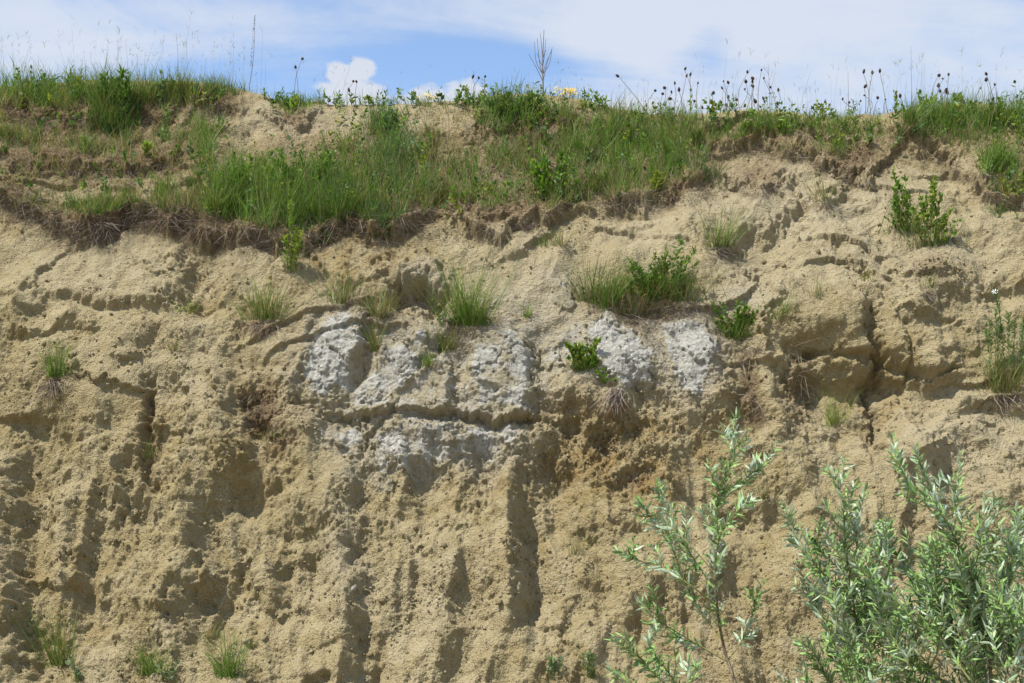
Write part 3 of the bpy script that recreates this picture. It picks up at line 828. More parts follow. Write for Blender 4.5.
class Blades:
    """collects tapering bent strips: grass blades, stalks, roots"""
    def __init__(s): s.v, s.q, s.t, s.c, s.n = [], [], [], [], 0
    def add(s, base, direc, length, width, droop, cols, side=None, seg=(0, .38, .72, 1.0), prof=(1, .85, .55, 0.0), curl=None):
        n = len(base)
        if n == 0: return
        direc = unit(direc)
        length = np.broadcast_to(np.asarray(length, float), (n,))[:, None]
        width = np.broadcast_to(np.asarray(width, float), (n,))[:, None]
        droop = np.broadcast_to(np.asarray(droop, float), (n,))[:, None]
        hz = direc * [1, 1, 0] + rng.normal(0, .15, (n, 3)) * [1, 1, 0]
        hz = unit(hz)
        sd_ = rng.normal(0, 1, (n, 3)); sd_ = unit(np.cross(direc, sd_)) if side is None else side
        pts = []
        for t in seg:
            p = base + direc * length * t + (hz * 0.6 - UP * 0.5) * droop * length * t * t
            if curl is not None: p = p + curl * length * (t * t)
            pts.append(p)
        rows = []
        for p, w in zip(pts[:-1], prof[:-1]):
            rows += [p - sd_ * width * w * .5, p + sd_ * width * w * .5]
        rows.append(pts[-1])
        V = np.stack(rows, 1)                       # n, 2k+1, 3
        m = V.shape[1]; k = len(seg) - 1
        b = s.n + np.arange(n)[:, None] * m
        for i in range(k - 1):
            s.q.append(np.concatenate([b + 2 * i, b + 2 * i + 1, b + 2 * i + 3, b + 2 * i + 2], 1))
        s.t.append(np.concatenate([b + 2 * k - 2, b + 2 * k - 1, b + 2 * k], 1))
        s.v.append(V.reshape(-1, 3)); s.c.append(np.repeat(cols, m, 0)); s.n += n * m
    def mesh(s, name):
        fs = []
        if s.q: fs.append(np.vstack(s.q))
        if s.t: fs.append(np.vstack(s.t))
        return make_mesh(name, np.vstack(s.v), fs, cols=np.vstack(s.c))
def sample_surface(pts):
    P, Nn, keep = [], [], []
    for i, (px, py) in enumerate(pts):
        p, n = surf(px, py)
        if p is None: continue
        P.append(p); Nn.append(n); keep.append(i)
    return np.array(P).reshape(-1, 3), np.array(Nn).reshape(-1, 3), np.array(keep, int)
class Leaves:
    """collects small folded leaves"""
    def __init__(s): s.v, s.f, s.c, s.n = [], [], [], 0
    def add(s, base, direc, length, width, cols, upv=None, fold=0.25, bend=0.15, broad=.42):
        n = len(base)
        direc = unit(direc)
        length = np.broadcast_to(np.asarray(length, float), (n,))[:, None]
        width = np.broadcast_to(np.asarray(width, float), (n,))[:, None]
        ref = np.tile(UP, (n, 1)) + rng.normal(0, .35, (n, 3)) if upv is None else upv
        sd_ = unit(np.cross(direc, ref)); nm = unit(np.cross(sd_, direc))
        mid = base + direc * length * broad - nm * width * fold
        up2 = base + direc * length * .78 - nm * (width * fold * .6 + length * bend * .5)
        tip = base + direc * length - nm * length * bend
        V = np.stack([base, mid - sd_ * width * .5 + nm * width * fold, mid, mid + sd_ * width * .5 + nm * width * fold,
                      up2 - sd_ * width * .3 + nm * width * fold * .6, up2, up2 + sd_ * width * .3 + nm * width * fold * .6, tip], 1)
        tri = np.array([(0, 2, 1), (0, 3, 2), (1, 2, 5), (1, 5, 4), (2, 3, 6), (2, 6, 5), (4, 5, 7), (5, 6, 7)])
        s.f.append((s.n + np.arange(n)[:, None, None] * 8 + tri[None]).reshape(-1, 3))
        s.v.append(V.reshape(-1, 3)); s.c.append(np.repeat(cols, 8, 0)); s.n += n * 8
    def mesh(s, name): return make_mesh(name, np.vstack(s.v), [np.vstack(s.f)], cols=np.vstack(s.c))
def tube(pts, r0, r1, sides=5, cap=True):
    pts = np.asarray(pts, float); k = len(pts)
    tg = unit(np.gradient(pts, axis=0))
    ref = np.array([0.3, 1.0, 0.1])
    a = unit(np.cross(tg, ref)); b = np.cross(tg, a)
    ang = np.arange(sides) / sides * 2 * np.pi
    rad = np.linspace(r0, r1, k)[:, None, None]
    ring = pts[:, None, :] + rad * (np.cos(ang)[None, :, None] * a[:, None, :] + np.sin(ang)[None, :, None] * b[:, None, :])
    i = np.arange(k * sides).reshape(k, sides)
    q = np.stack([i[:-1], np.roll(i[:-1], -1, 1), np.roll(i[1:], -1, 1), i[1:]], -1).reshape(-1, 4)
    return ring.reshape(-1, 3), q
def tubes_mesh(name, lst):
    V, Q, n = [], [], 0
    for v, q in lst: V.append(v); Q.append(q + n); n += len(v)
    return make_mesh(name, np.vstack(V), [np.vstack(Q)])
def smooth_path(pts, n=14):
    """Catmull-Rom through the points"""
    P = np.asarray(pts, float)
    P = np.vstack([2 * P[0] - P[1], P, 2 * P[-1] - P[-2]])
    out = []
    m = len(P) - 3
    for t in np.linspace(0, m - 1e-6, n):
        i = int(t); f = t - i
        a, b, c, d = P[i:i + 4]
        out.append(.5 * (2 * b + (c - a) * f + (2 * a - 5 * b + 4 * c - d) * f * f + (3 * b - a - 3 * c + d) * f ** 3))
    return np.array(out)
def ppm(p): return F / np.linalg.norm(np.asarray(p) - CAM)     # pixels per metre at a point

# ------------------------------------------------------------------ the grass that clothes the top of the bluff: one mass
turf = Blades()
def grass_patch(cx, cy, rx, ry, n, h0, h1, pals, lean=0.26, width=0.0085, dry=0.18, gauss=True, bunch=True):
    """n blades rooted around an image position; h in image pixels"""
    if bunch:
        k = max(3, n // 14)
        cs = np.stack([cx + rx * np.clip(rng.normal(0, .5, k), -1, 1), cy + ry * np.clip(rng.normal(0, .5, k), -1, 1)], 1)
        ki = rng.integers(0, k, n); pts = cs[ki] + rng.normal(0, 1, (n, 2)) * [3.2, 1.6]
        hk = rng.uniform(0.45, 1.2, k)
    else:
        pts = np.stack([cx + rx * rng.uniform(-1, 1, n), cy + ry * rng.uniform(-1, 1, n)], 1)
    P, Nn, keep = sample_surface(pts)
    n = len(P)
    if n == 0: return
    L = rng.uniform(h0, h1, n) * (hk[ki[keep]] if bunch else 1.0) * rng.uniform(.6, 1.05, n) / np.array([ppm(p) for p in P])
    d = UP + Nn * rng.uniform(0.0, 0.5, (n, 1)) + rng.normal(0, lean, (n, 3)) * [1, 1, .3]
    c = np.empty((n, 3)); which = rng.integers(0, len(pals), n)
    for i, k in enumerate(pals):
        m = which == i; c[m] = colours(k, m.sum())
    m = rng.random(n) < dry; c[m] = colours('straw', m.sum())
    turf.add(P - Nn * .015, d, L, width * rng.uniform(.6, 1.2, n), rng.uniform(.02, .42, n), c)
FR, MD, MX, DR = ('fresh', 'mid'), ('mid', 'deep'), ('mid', 'fresh', 'straw'), ('straw', 'dry', 'mid')
for a in [
    (40, 98, 60, 8, 1500, 16, 32, FR), (60, 106, 60, 6, 700, 14, 26, MX), (130, 97, 70, 8, 1500, 14, 30, MX), (112, 118, 22, 10, 700, 26, 44, MD), (112, 132, 18, 10, 450, 20, 34, MD), (210, 92, 32, 5, 700, 10, 22, ('deep', 'mid')), (165, 102, 30, 8, 500, 12, 22, MX),
    (15, 140, 30, 12, 350, 14, 28, MX), (60, 146, 60, 8, 350, 10, 22, DR), (150, 145, 60, 12, 450, 10, 22, DR), (95, 152, 20, 6, 250, 14, 26, MX), (205, 150, 12, 22, 350, 18, 36, FR), (165, 140, 10, 6, 120, 12, 22, FR),
    (70, 172, 60, 8, 300, 8, 18, DR), (150, 172, 60, 10, 300, 10, 22, DR), (40, 208, 30, 8, 250, 8, 18, MX), (100, 213, 34, 6, 450, 12, 24, FR), (130, 208, 60, 8, 500, 12, 24, MX), (165, 195, 10, 10, 200, 14, 26, FR), (190, 205, 30, 10, 400, 12, 26, DR),
    (225, 205, 20, 14, 700, 24, 48, FR), (250, 205, 26, 16, 900, 26, 52, FR), (290, 212, 40, 16, 1700, 28, 56, ('fresh', 'mid', 'mid')), (330, 212, 34, 14, 1100, 26, 50, MD), (310, 190, 40, 14, 900, 20, 40, ('fresh', 'mid')), (365, 195, 36, 22, 900, 20, 42, MX), (390, 165, 18, 26, 700, 22, 46, ('mid', 'blue')), (355, 160, 30, 16, 500, 16, 32, MX),
    (415, 190, 26, 24, 600, 18, 36, MX), (430, 160, 26, 24, 500, 16, 34, DR), (385, 125, 12, 12, 260, 14, 26, ('blue', 'mid')), (450, 200, 24, 10, 400, 16, 32, MX), (240, 178, 40, 16, 500, 16, 34, MX), (380, 218, 22, 8, 350, 14, 26, ('blue', 'mid')),
    (298, 106, 24, 5, 260, 10, 20, FR), (290, 112, 16, 6, 120, 8, 16, MX), (365, 104, 40, 3, 260, 8, 20, ('blue', 'mid')), (440, 106, 50, 3, 260, 6, 16, MX), (430, 118, 40, 8, 160, 8, 18, DR),
    (505, 112, 26, 8, 600, 16, 34, MD), (540, 118, 40, 10, 600, 14, 30, MX), (575, 150, 12, 22, 450, 20, 42, FR), (520, 165, 26, 16, 500, 16, 32, MX), (500, 200, 28, 10, 300, 12, 26, FR), (560, 195, 28, 12, 450, 14, 30, MX), (545, 150, 30, 12, 350, 14, 28, DR), (470, 180, 20, 20, 300, 16, 30, MX), (600, 190, 24, 14, 350, 16, 34, MX),
    (620, 130, 24, 12, 600, 16, 36, MX), (645, 155, 34, 22, 1000, 18, 40, ('mid', 'fresh', 'fresh')), (680, 145, 30, 18, 700, 16, 34, MX), (640, 185, 40, 10, 500, 14, 28, MX), (690, 175, 24, 12, 350, 14, 28, MD), (660, 122, 40, 6, 350, 10, 24, FR), (610, 165, 16, 20, 300, 18, 34, FR),
    (716, 134, 22, 8, 400, 14, 26, FR), (762, 132, 28, 8, 900, 18, 38, FR), (740, 142, 26, 6, 300, 12, 22, MX), (800, 128, 30, 8, 420, 12, 26, MX), (835, 128, 24, 8, 420, 14, 30, FR), (842, 150, 16, 10, 260, 14, 28, FR), (868, 130, 26, 8, 350, 12, 26, MX), (815, 150, 30, 8, 260, 10, 22, DR),
    (930, 120, 24, 8, 700, 14, 30, FR), (960, 125, 44, 10, 1200, 16, 32, ('mid', 'fresh')), (1005, 128, 30, 12, 700, 16, 32, ('mid', 'fresh')), (950, 140, 50, 6, 400, 12, 24, MX), (998, 168, 18, 8, 550, 18, 36, FR), (1012, 190, 16, 10, 260, 14, 26, MX), (1005, 212, 12, 6, 140, 10, 20, MD), (740, 232, 16, 5, 0, 5, 10, MX),
    (-70, 100, 60, 10, 900, 16, 32, MX), (-70, 205, 60, 10, 500, 14, 30, MX), (-60, 150, 60, 16, 400, 12, 26, DR), (1090, 130, 60, 14, 1100, 16, 32, MX), (1080, 185, 50, 12, 400, 14, 28, MX), (-180, 100, 60, 10, 500, 16, 32, MX), (1190, 130, 50, 14, 500, 16, 32, MX)]:
    thin = 0.7 if 700 < a[0] < 905 else 1.0
    a = list(a); a[4] = int(a[4] * 1.15 * thin); a[5] *= 1.15 * thin; a[6] *= 1.25 * thin; a[2] *= 1.15; a[3] *= 1.15
    grass_patch(*a[:8])
# litter of dry blades lying through it
for a in [(110, 125, 130, 26, 1500), (110, 178, 120, 30, 1700), (320, 195, 130, 34, 1500), (430, 160, 60, 40, 600), (540, 170, 70, 40, 700), (650, 160, 60, 40, 700), (770, 140, 70, 14, 400), (860, 145, 50, 20, 350), (960, 135, 70, 20, 450)]:
    grass_patch(*a, 6, 22, ('dry', 'straw', 'straw'), lean=0.9, width=0.005, dry=0.5, bunch=False)
# greyed dead matter lying on the slope, and small broad-leaved weeds growing through
for a in [(100, 125, 130, 28, 1600), (100, 175, 130, 30, 1800), (300, 200, 130, 36, 1600), (430, 175, 60, 46, 1000), (540, 165, 80, 46, 1300), (650, 160, 65, 42, 1000), (790, 145, 90, 18, 800), (870, 150, 40, 20, 400), (960, 140, 70, 30, 700), (640, 300, 60, 22, 350), (380, 300, 40, 26, 250), (460, 330, 40, 14, 160)]:
    grass_patch(*a, 4, 15, ('root', 'rootd', 'straw', 'brown'), lean=1.5, width=0.006, dry=0.1, bunch=False)
weeds = Leaves(); wst = Blades()
def weed_patch(cx, cy, rx, ry, n, h0, h1, pals, leaf=(3.0, 6.0)):
    pts = np.stack([cx + rx * rng.uniform(-1, 1, n), cy + ry * rng.uniform(-1, 1, n)], 1)
    P, Nn, keep = sample_surface(pts)
    for p, nn_ in zip(P, Nn):
        k = ppm(p); h = rng.uniform(h0, h1) / k
        d = unit(UP + nn_ * .25 + rng.normal(0, .25, 3) * [1, 1, .3])
        pal = pals[rng.integers(len(pals))]; m = int(rng.integers(7, 16))
        lf = rng.uniform(*leaf) / k; w = rng.choice([.2, .3, .5, .6])
        t = rng.uniform(.15, 1, m)[:, None]
        weeds.add(p + d * h * t, d * .7 + rng.normal(0, .8, (m, 3)) * [1, 1, .4], lf * rng.uniform(.6, 1.2, m), lf * w, colours(pal, m), upv=rng.normal(0, 1, (m, 3)))
        wst.add(p[None] - nn_ * .01, d[None], h, .004, .05, colours(pal, 1), prof=(1, .9, .8, .5))
for a in [(110, 100, 110, 12, 90, 8, 24), (110, 128, 120, 10, 40, 8, 20), (110, 170, 120, 30, 60, 6, 18), (290, 200, 90, 26, 170, 12, 44), (380, 170, 50, 45, 90, 12, 36), (450, 190, 40, 30, 40, 8, 24), (520, 120, 45, 16, 70, 10, 28), (545, 170, 45, 36, 80, 8, 28), (645, 150, 60, 36, 110, 10, 30), (300, 106, 40, 6, 24, 6, 16), (410, 106, 80, 3, 50, 5, 18), (610, 108, 30, 4, 24, 6, 18),
          (770, 128, 60, 10, 60, 8, 26), (850, 135, 50, 18, 40, 8, 22), (960, 125, 65, 16, 90, 8, 26), (1005, 180, 20, 26, 24, 8, 22), (630, 300, 50, 12, 40, 6, 22), (460, 320, 24, 8, 14, 6, 20), (-80, 110, 80, 20, 60, 8, 24), (1100, 130, 80, 30, 60, 8, 24)]:
    weed_patch(*a, ('fresh', 'mid', 'mid', 'blue', 'yellowgreen', 'deep'))
weeds_o = tag(link('weeds', weeds.mesh('weeds'), M_HERB), 'small mixed leafy weeds growing through the turf', 'weeds', kind='stuff')
link('stems', wst.mesh('stems'), M_BLADE, weeds_o, 'stuff')
# the plateau behind the crest
bp, bd = [], []
for _ in range(9000):
    px = rng.uniform(-220, 1244)
    b = rng.random() ** 1.6 * 3.2
    bp.append(crest_at_px(px, b) if _ % 3 else crest_point(rng.uniform(-12, 12), b))
bp = np.array(bp); n = len(bp)
hh = 0.16 + 0.22 * (0.5 + 0.5 * perlin(bp[:, 0] * 1.1, bp[:, 1] * 1.1, 9))
bare = (project(bp[:, 0], bp[:, 1], bp[:, 2])[0]); bare = (((bare > 250) & (bare < 475)) | ((bare > 590) & (bare < 640)) | ((bare > 780) & (bare < 900)))
hh = np.where(bare, hh * 0.8, hh); hh = np.where(bp[:, 0] > 1.2, hh * 0.65, hh)
cc_ = colours('mid', n); m = rng.random(n) < .45; cc_[m] = colours('fresh', m.sum()); m = rng.random(n) < .25; cc_[m] = colours('straw', m.sum())
turf.add(bp - UP * .02, UP + rng.normal(0, .28, (n, 3)) * [1, 1, .2], hh * rng.uniform(.6, 1.15, n), 0.006 * rng.uniform(.6, 1.2, n), rng.uniform(0, .5, n), cc_)
tag(link('grass', turf.mesh('grass'), M_BLADE), 'green and straw coloured grass clothing the top of the bluff', 'grass', kind='stuff')

# thin dry stalks rising into the sky along the crest
stalk = Blades()
def stalks(n, x0, x1, h0, h1, pal, bmax=1.0, w=0.0035):
    b = np.array([crest_at_px(rng.uniform(x0, x1), rng.random() * bmax) for _ in range(n)])
    L = rng.uniform(h0, h1, n) / 68
    d = UP + rng.normal(0, .10, (n, 3)) * [1, 1, .2] + np.array([.05, 0, 0])
    c = colours(pal, n)
    stalk.add(b - UP * .02, d, L, w, rng.uniform(0, .25, n), c, prof=(1, .8, .7, .3), seg=(0, .4, .75, 1))
    # loose flower panicle at the tip
    for _ in range(4):
        tpos = b + unit(d) * (L * rng.uniform(.86, .98, n))[:, None]
        stalk.add(tpos, unit(d) + rng.normal(0, .35, (n, 3)), L * .10, w * 1.1, .4, c)
stalks(120, -60, 250, 30, 72, 'straw'); stalks(60, -60, 250, 18, 40, 'grey'); stalks(26, 250, 480, 20, 50, 'straw'); stalks(26, 480, 620, 18, 40, 'straw'); stalks(70, 620, 830, 20, 50, 'straw'); stalks(70, 830, 1100, 25, 70, 'straw'); stalks(40, 620, 1050, 15, 35, 'grey')
stalks(30, 690, 1040, 50, 78, 'dry'); stalks(26, -40, 340, 50, 80, 'dry')
tag(link('dry_grass_stalks', stalk.mesh('dry_grass_stalks'), M_DRY), 'thin dry grass stalks rising against the sky along the crest', 'dry grass', kind='stuff')

# matted dry roots hanging out of the turf lips
roots = Blades()
def root_mat(pts, n, lmin, lmax, thick=10, pals=('root', 'rootd'), into=roots, w=0.004):
    n = int(n * 1.35)
    P = np.array(pts, float)
    t = rng.random(n)
    x = P[0, 0] + (P[-1, 0] - P[0, 0]) * t
    y = np.interp(x, P[:, 0], P[:, 1]) - thick * rng.uniform(0.0, 1.0, n) + 5
    B, Nn, keep = sample_surface(np.stack([x, y], 1))
    m = len(B)
    if m == 0: return
    L = rng.uniform(lmin * .6, lmax, m) * (0.75 + 0.5 * perlin(B[:, 0] * 3.1, B[:, 2] * 2.0, 5)) / np.array([ppm(p) for p in B])
    d = -UP * rng.uniform(-.4, 1.0, (m, 1)) + Nn * rng.uniform(.1, .7, (m, 1)) + rng.normal(0, .8, (m, 3))
    c = colours(pals[0], m); k = rng.random(m) < .4; c[k] = colours(pals[1], k.sum())
    into.add(B - Nn * .01, d, L, w * rng.uniform(.6, 1.3, m), rng.uniform(.4, 1.4, m), c, prof=(1, .9, .7, .2), curl=rng.normal(0, .45, (m, 3)))
for a in [([(-40, 224), (0, 214), (45, 220), (62, 238), (100, 240), (140, 226), (180, 228), (230, 242), (290, 248), (345, 238), (400, 236), (425, 224)], 6200, 8, 24, 26),
          ([(8, 165), (60, 175), (130, 180), (185, 168)], 1800, 6, 18, 16), ([(0, 110), (40, 126), (85, 124), (125, 122), (170, 124)], 1500, 6, 15, 14), ([(170, 104), (200, 112), (240, 108)], 600, 6, 14, 10), ([(270, 122), (315, 122)], 200, 5, 12, 8),
          ([(0, 195), (30, 205)], 250, 6, 14, 20), ([(470, 226), (500, 238), (540, 230), (560, 216)], 900, 6, 16, 18), ([(520, 200), (580, 200)], 350, 6, 14, 14), ([(490, 146), (580, 146)], 450, 6, 14, 12), ([(580, 196), (620, 206), (660, 206), (710, 192)], 1200, 6, 17, 16),
          ([(725, 182), (752, 196), (785, 184)], 450, 6, 14, 12), ([(700, 152), (800, 156), (825, 174), (872, 186), (890, 164)], 1300, 6, 15, 14), ([(905, 150), (940, 158), (985, 190), (1015, 210), (1060, 206)], 900, 6, 17, 14), ([(590, 302), (640, 316), (690, 318), (715, 330)], 900, 6, 16, 18),
          ([(640, 330), (665, 352)], 160, 6, 16, 10), ([(440, 322), (500, 318)], 260, 5, 12, 8), ([(736, 350), (752, 400), (764, 424)], 260, 8, 22, 20), ([(788, 350), (800, 385), (816, 424)], 200, 8, 22, 14), ([(242, 398), (262, 414), (286, 444)], 220, 5, 12, 20), ([(330, 310), (390, 312)], 260, 5, 12, 8), ([(900, 262), (950, 276)], 220, 5, 12, 10),
          ([(1100, 205), (1180, 200)], 300, 6, 16, 14), ([(-160, 226), (-40, 224)], 500, 8, 20, 20), ([(700, 250), (738, 250)], 180, 5, 14, 8), ([(735, 345), (765, 350)], 120, 5, 12, 8), ([(470, 160), (520, 175), (560, 165)], 250, 5, 14, 14), ([(400, 215), (440, 205)], 250, 6, 14, 20)]:
    root_mat(*a)
for px, py, ln in ((298, 232, 42), (386, 240, 46), (372, 300, 40), (428, 330, 40), (612, 300, 30), (640, 318, 30), (205, 232, 30), (168, 222, 26), (752, 350, 50), (800, 348, 50), (796, 356, 40), (742, 350, 40), (60, 178, 26), (118, 180, 26), (505, 236, 18), (455, 330, 26)):
    b_, n_ = surf(px, py)
    for _ in range(3):
        roots.add((b_ + n_ * .01 + rng.normal(0, .015, 3))[None], (-UP + n_ * .12 + rng.normal(0, .12, 3) * [1.6, 1, 1])[None], ln / ppm(b_) * rng.uniform(.6, 1), .009, .2, colours('dry', 1) * .8, prof=(1, .9, .7, .4), curl=rng.normal(0, .08, (1, 3)))
tag(link('dry_roots', roots.mesh('dry_roots'), M_DRY), 'matted grey brown dry roots hanging from the turf lips', 'roots', kind='stuff')

# ------------------------------------------------------------------ single tufts and herbs on the face
def tuft(px, py, h, spread, n, pal, label, beard=0, beard_len=14, lean=.2, width=.007, dry=.15, group=None, name='grass_tuft', cat='grass tuft'):
    """a grass tuft rooted at an image position; h and spread in pixels"""
    pts = np.stack([px + rng.normal(0, .45, n) * spread, py + rng.normal(0, .3, n) * min(spread, 8) * .5], 1)
    P, Nn, keep = sample_surface(pts)
    c0, n0 = surf(px, py)
    near = np.linalg.norm(P - c0, axis=1) < 1.6 * (spread + 14) / ppm(c0)
    P, Nn = P[near], Nn[near]; n = len(P)
    L = rng.uniform(.3, 1.25, n) * h / ppm(c0)
    d = UP + Nn * rng.uniform(0, .45, (n, 1)) + (P - c0) * rng.uniform(.3, 2.2, (n, 1)) + rng.normal(0, lean, (n, 3)) * [1, 1, .3]
    pals = pal if isinstance(pal, tuple) else (pal,)
    c = np.empty((n, 3)); wh = rng.integers(0, len(pals), n)
    for i, k in enumerate(pals): c[wh == i] = colours(k, (wh == i).sum())
    k = rng.random(n) < dry; c[k] = colours('straw', k.sum())
    b = Blades(); b.add(P - Nn * .015 - c0, d, L, width * rng.uniform(.6, 1.25, n), rng.uniform(.05, .6, n), c)
    if beard:
        e = empty(name, c0, label, cat, group)
        link('blades', b.mesh('blades'), M_BLADE, e, 'stuff')
        r = Blades()
        m = beard
        pts = np.stack([px + rng.normal(0, .4, m) * spread, py + rng.uniform(0, 8, m)], 1)
        B, Nb, keep = sample_surface(pts); m = len(B)
        dd = -UP * rng.uniform(.2, 1.1, (m, 1)) + Nb * rng.uniform(.15, .7, (m, 1)) + rng.normal(0, .3, (m, 3))
        cc = colours('root', m); kk = rng.random(m) < .4; cc[kk] = colours('rootd', kk.sum())
        r.add(B - Nb * .01 - c0, dd, rng.uniform(.5, 1.1, m) * beard_len / ppm(c0), .006 * rng.uniform(.6, 1.3, m), rng.uniform(.3, 1.0, m), cc, prof=(1, .9, .7, .2))
        link('roots', r.mesh('roots'), M_DRY, e, 'stuff')
        return e
    e = empty(name, c0, label, cat, group)
    link('blades', b.mesh('blades'), M_BLADE, e, 'stuff')
    return e
tuft(264, 320, 48, 22, 260, ('mid', 'fresh', 'straw'), 'grass tuft over a brown root beard, right of the long horizontal sand ledge', 130, 16, dry=.3)
tuft(56, 378, 44, 13, 130, ('fresh', 'mid'), 'lone green tuft with dark roots below on the bare left face', 120, 22)
tuft(189, 312, 14, 14, 90, ('fresh', 'yellowgreen'), 'small low grass tuft at the right end of the horizontal sand ledge', 30, 9)
tuft(172, 352, 22, 8, 40, ('straw', 'mid'), 'sparse faded grass tuft below the horizontal sand ledge', dry=.5)
tuft(466, 327, 80, 20, 330, ('mid', 'fresh'), 'tall dense green grass tuft above the jutting grey brown rock', 60, 12, lean=.2)
tuft(527, 318, 20, 6, 50, ('fresh',), 'small upright green tuft right of the tall dense one above the rocks')
tuft(428, 369, 22, 11, 130, ('fresh', 'mid'), 'small bright green tuft on the streaked grey rock block')
tuft(345, 304, 46, 18, 150, ('straw', 'fresh', 'mid'), 'yellowish grass tuft above the whitish rock block farthest left', dry=.4)
tuft(378, 318, 40, 14, 170, ('straw', 'fresh'), 'straw and green grass tuft left of the hole under the earth ledge', dry=.4)
tuft(374, 352, 40, 7, 110, ('straw', 'mid'), 'grass growing down the cleft between the two leftmost rock blocks', dry=.45)
tuft(445, 352, 34, 12, 160, ('fresh', 'straw'), 'grass tuft below the tall dense one, in the cleft of the rocks', dry=.4)
tuft(588, 302, 52, 18, 170, ('mid', 'straw'), 'thin pale grass tuft left of the bushy green clump above the slab', dry=.4)
tuft(612, 308, 54, 18, 260, ('fresh', 'mid'), 'green grass tuft beside the bushy clump above the bright slab', 60, 16, dry=.25)
tuft(640, 316, 34, 30, 260, ('straw', 'mid'), 'short drying grass fringe along the top of the bright slanting slab', dry=.5)
tuft(720, 248, 48, 14, 170, ('fresh', 'mid'), 'grass tuft with root beard on the ledge upper right of the bushy clump', 90, 14, dry=.3)
tuft(655, 205, 18, 9, 50, ('mid', 'straw'), 'little grass tuft under the turf lip at centre right')
tuft(782, 322, 34, 12, 80, ('mid', 'fresh'), 'small tuft at the head of the dark rooted gully', dry=.3)
tuft(835, 426, 42, 11, 120, ('fresh', 'yellowgreen'), 'fine bright green tuft in the shaded recess on the right', lean=.25, width=.005)
tuft(826, 262, 11, 7, 40, ('fresh',), 'tiny green tuft on the pale slope right of the round clod')
tuft(866, 280, 15, 9, 50, ('yellowgreen', 'straw'), 'tiny yellowish tuft on the pale slope above the shaded recess')
tuft(930, 288, 18, 12, 60, ('straw', 'fresh'), 'dry little tuft below the two stemmed leafy herb', 40, 10, dry=.4)
tuft(818, 298, 24, 8, 36, ('mid', 'straw'), 'thin wispy tuft between the leafy mat and the tiny yellowish tuft', dry=.3)
tuft(824, 202, 34, 12, 70, ('straw', 'fresh'), 'wispy tuft with dry roots on the pale upper right slope', 50, 14, dry=.5)
tuft(268, 440, 16, 12, 70, ('mid', 'straw'), 'low green growth in the dark crumbly hollow at left', dry=.3)
tuft(150, 462, 30, 6, 60, ('mid', 'straw'), 'narrow green tuft inside the vertical crack at left', dry=.3)
tuft(60, 668, 66, 15, 130, ('mid', 'fresh'), 'tall green grass tuft at the bottom left corner of the face', 0, lean=.18, dry=.3)
tuft(152, 676, 36, 18, 170, ('fresh', 'mid'), 'bright bushy grass tuft at the foot of the face, second from left', 60, 12)
tuft(228, 678, 56, 15, 150, ('fresh', 'mid'), 'grass tuft at the foot of the face, third from left, in the shaded hollow', lean=.2)
tuft(575, 555, 32, 8, 40, ('straw', 'mid'), 'faint sparse tuft on the lower face between two flutes', dry=.4)
tuft(210, 640, 26, 9, 40, ('straw', 'mid'), 'wispy tuft in the hollow above the third tuft at the foot', dry=.4)
tuft(1005, 392, 36, 22, 260, ('straw', 'fresh'), 'straw coloured grass tuft at the foot of the white flowered plant', 80, 14, dry=.5)
tuft(540, 246, 14, 8, 50, ('fresh',), 'tiny tuft below the turf lip at the centre')
tuft(556, 246, 22, 14, 90, ('straw', 'mid'), 'drying tuft right of the tiny one under the central turf lip', dry=.5)
tuft(740, 420, 18, 8, 40, ('straw', 'mid'), 'dry tuft in the rooted gully right of the grey slab', dry=.5)
tuft(765, 500, 22, 10, 50, ('straw', 'mid'), 'dry tuft just right of the willow sapling top', dry=.5)
tuft(385, 228, 22, 10, 80, ('blue', 'mid'), 'blue green tuft hanging at the end of the long turf lip')

# a hanging clump of dead roots below the compact leafy plant
c0, n0 = surf(617, 392)
b = Blades(); m = 170
B = rng.normal(0, .05, (m, 3)) * [1.2, .4, .5]
b.add(B, -UP + n0 * rng.uniform(.05, .8, (m, 1)) + rng.normal(0, .28, (m, 3)), rng.uniform(.14, .32, m), .008, rng.uniform(.1, .6, m), colours('root', m), prof=(1, .9, .7, .3))
o = link('root_clump', b.mesh('root_clump'), M_DRY); o.location = c0 + n0 * .02
tag(o, 'grey brown clump of dead roots hanging below the bright slanting slab', 'root clump')

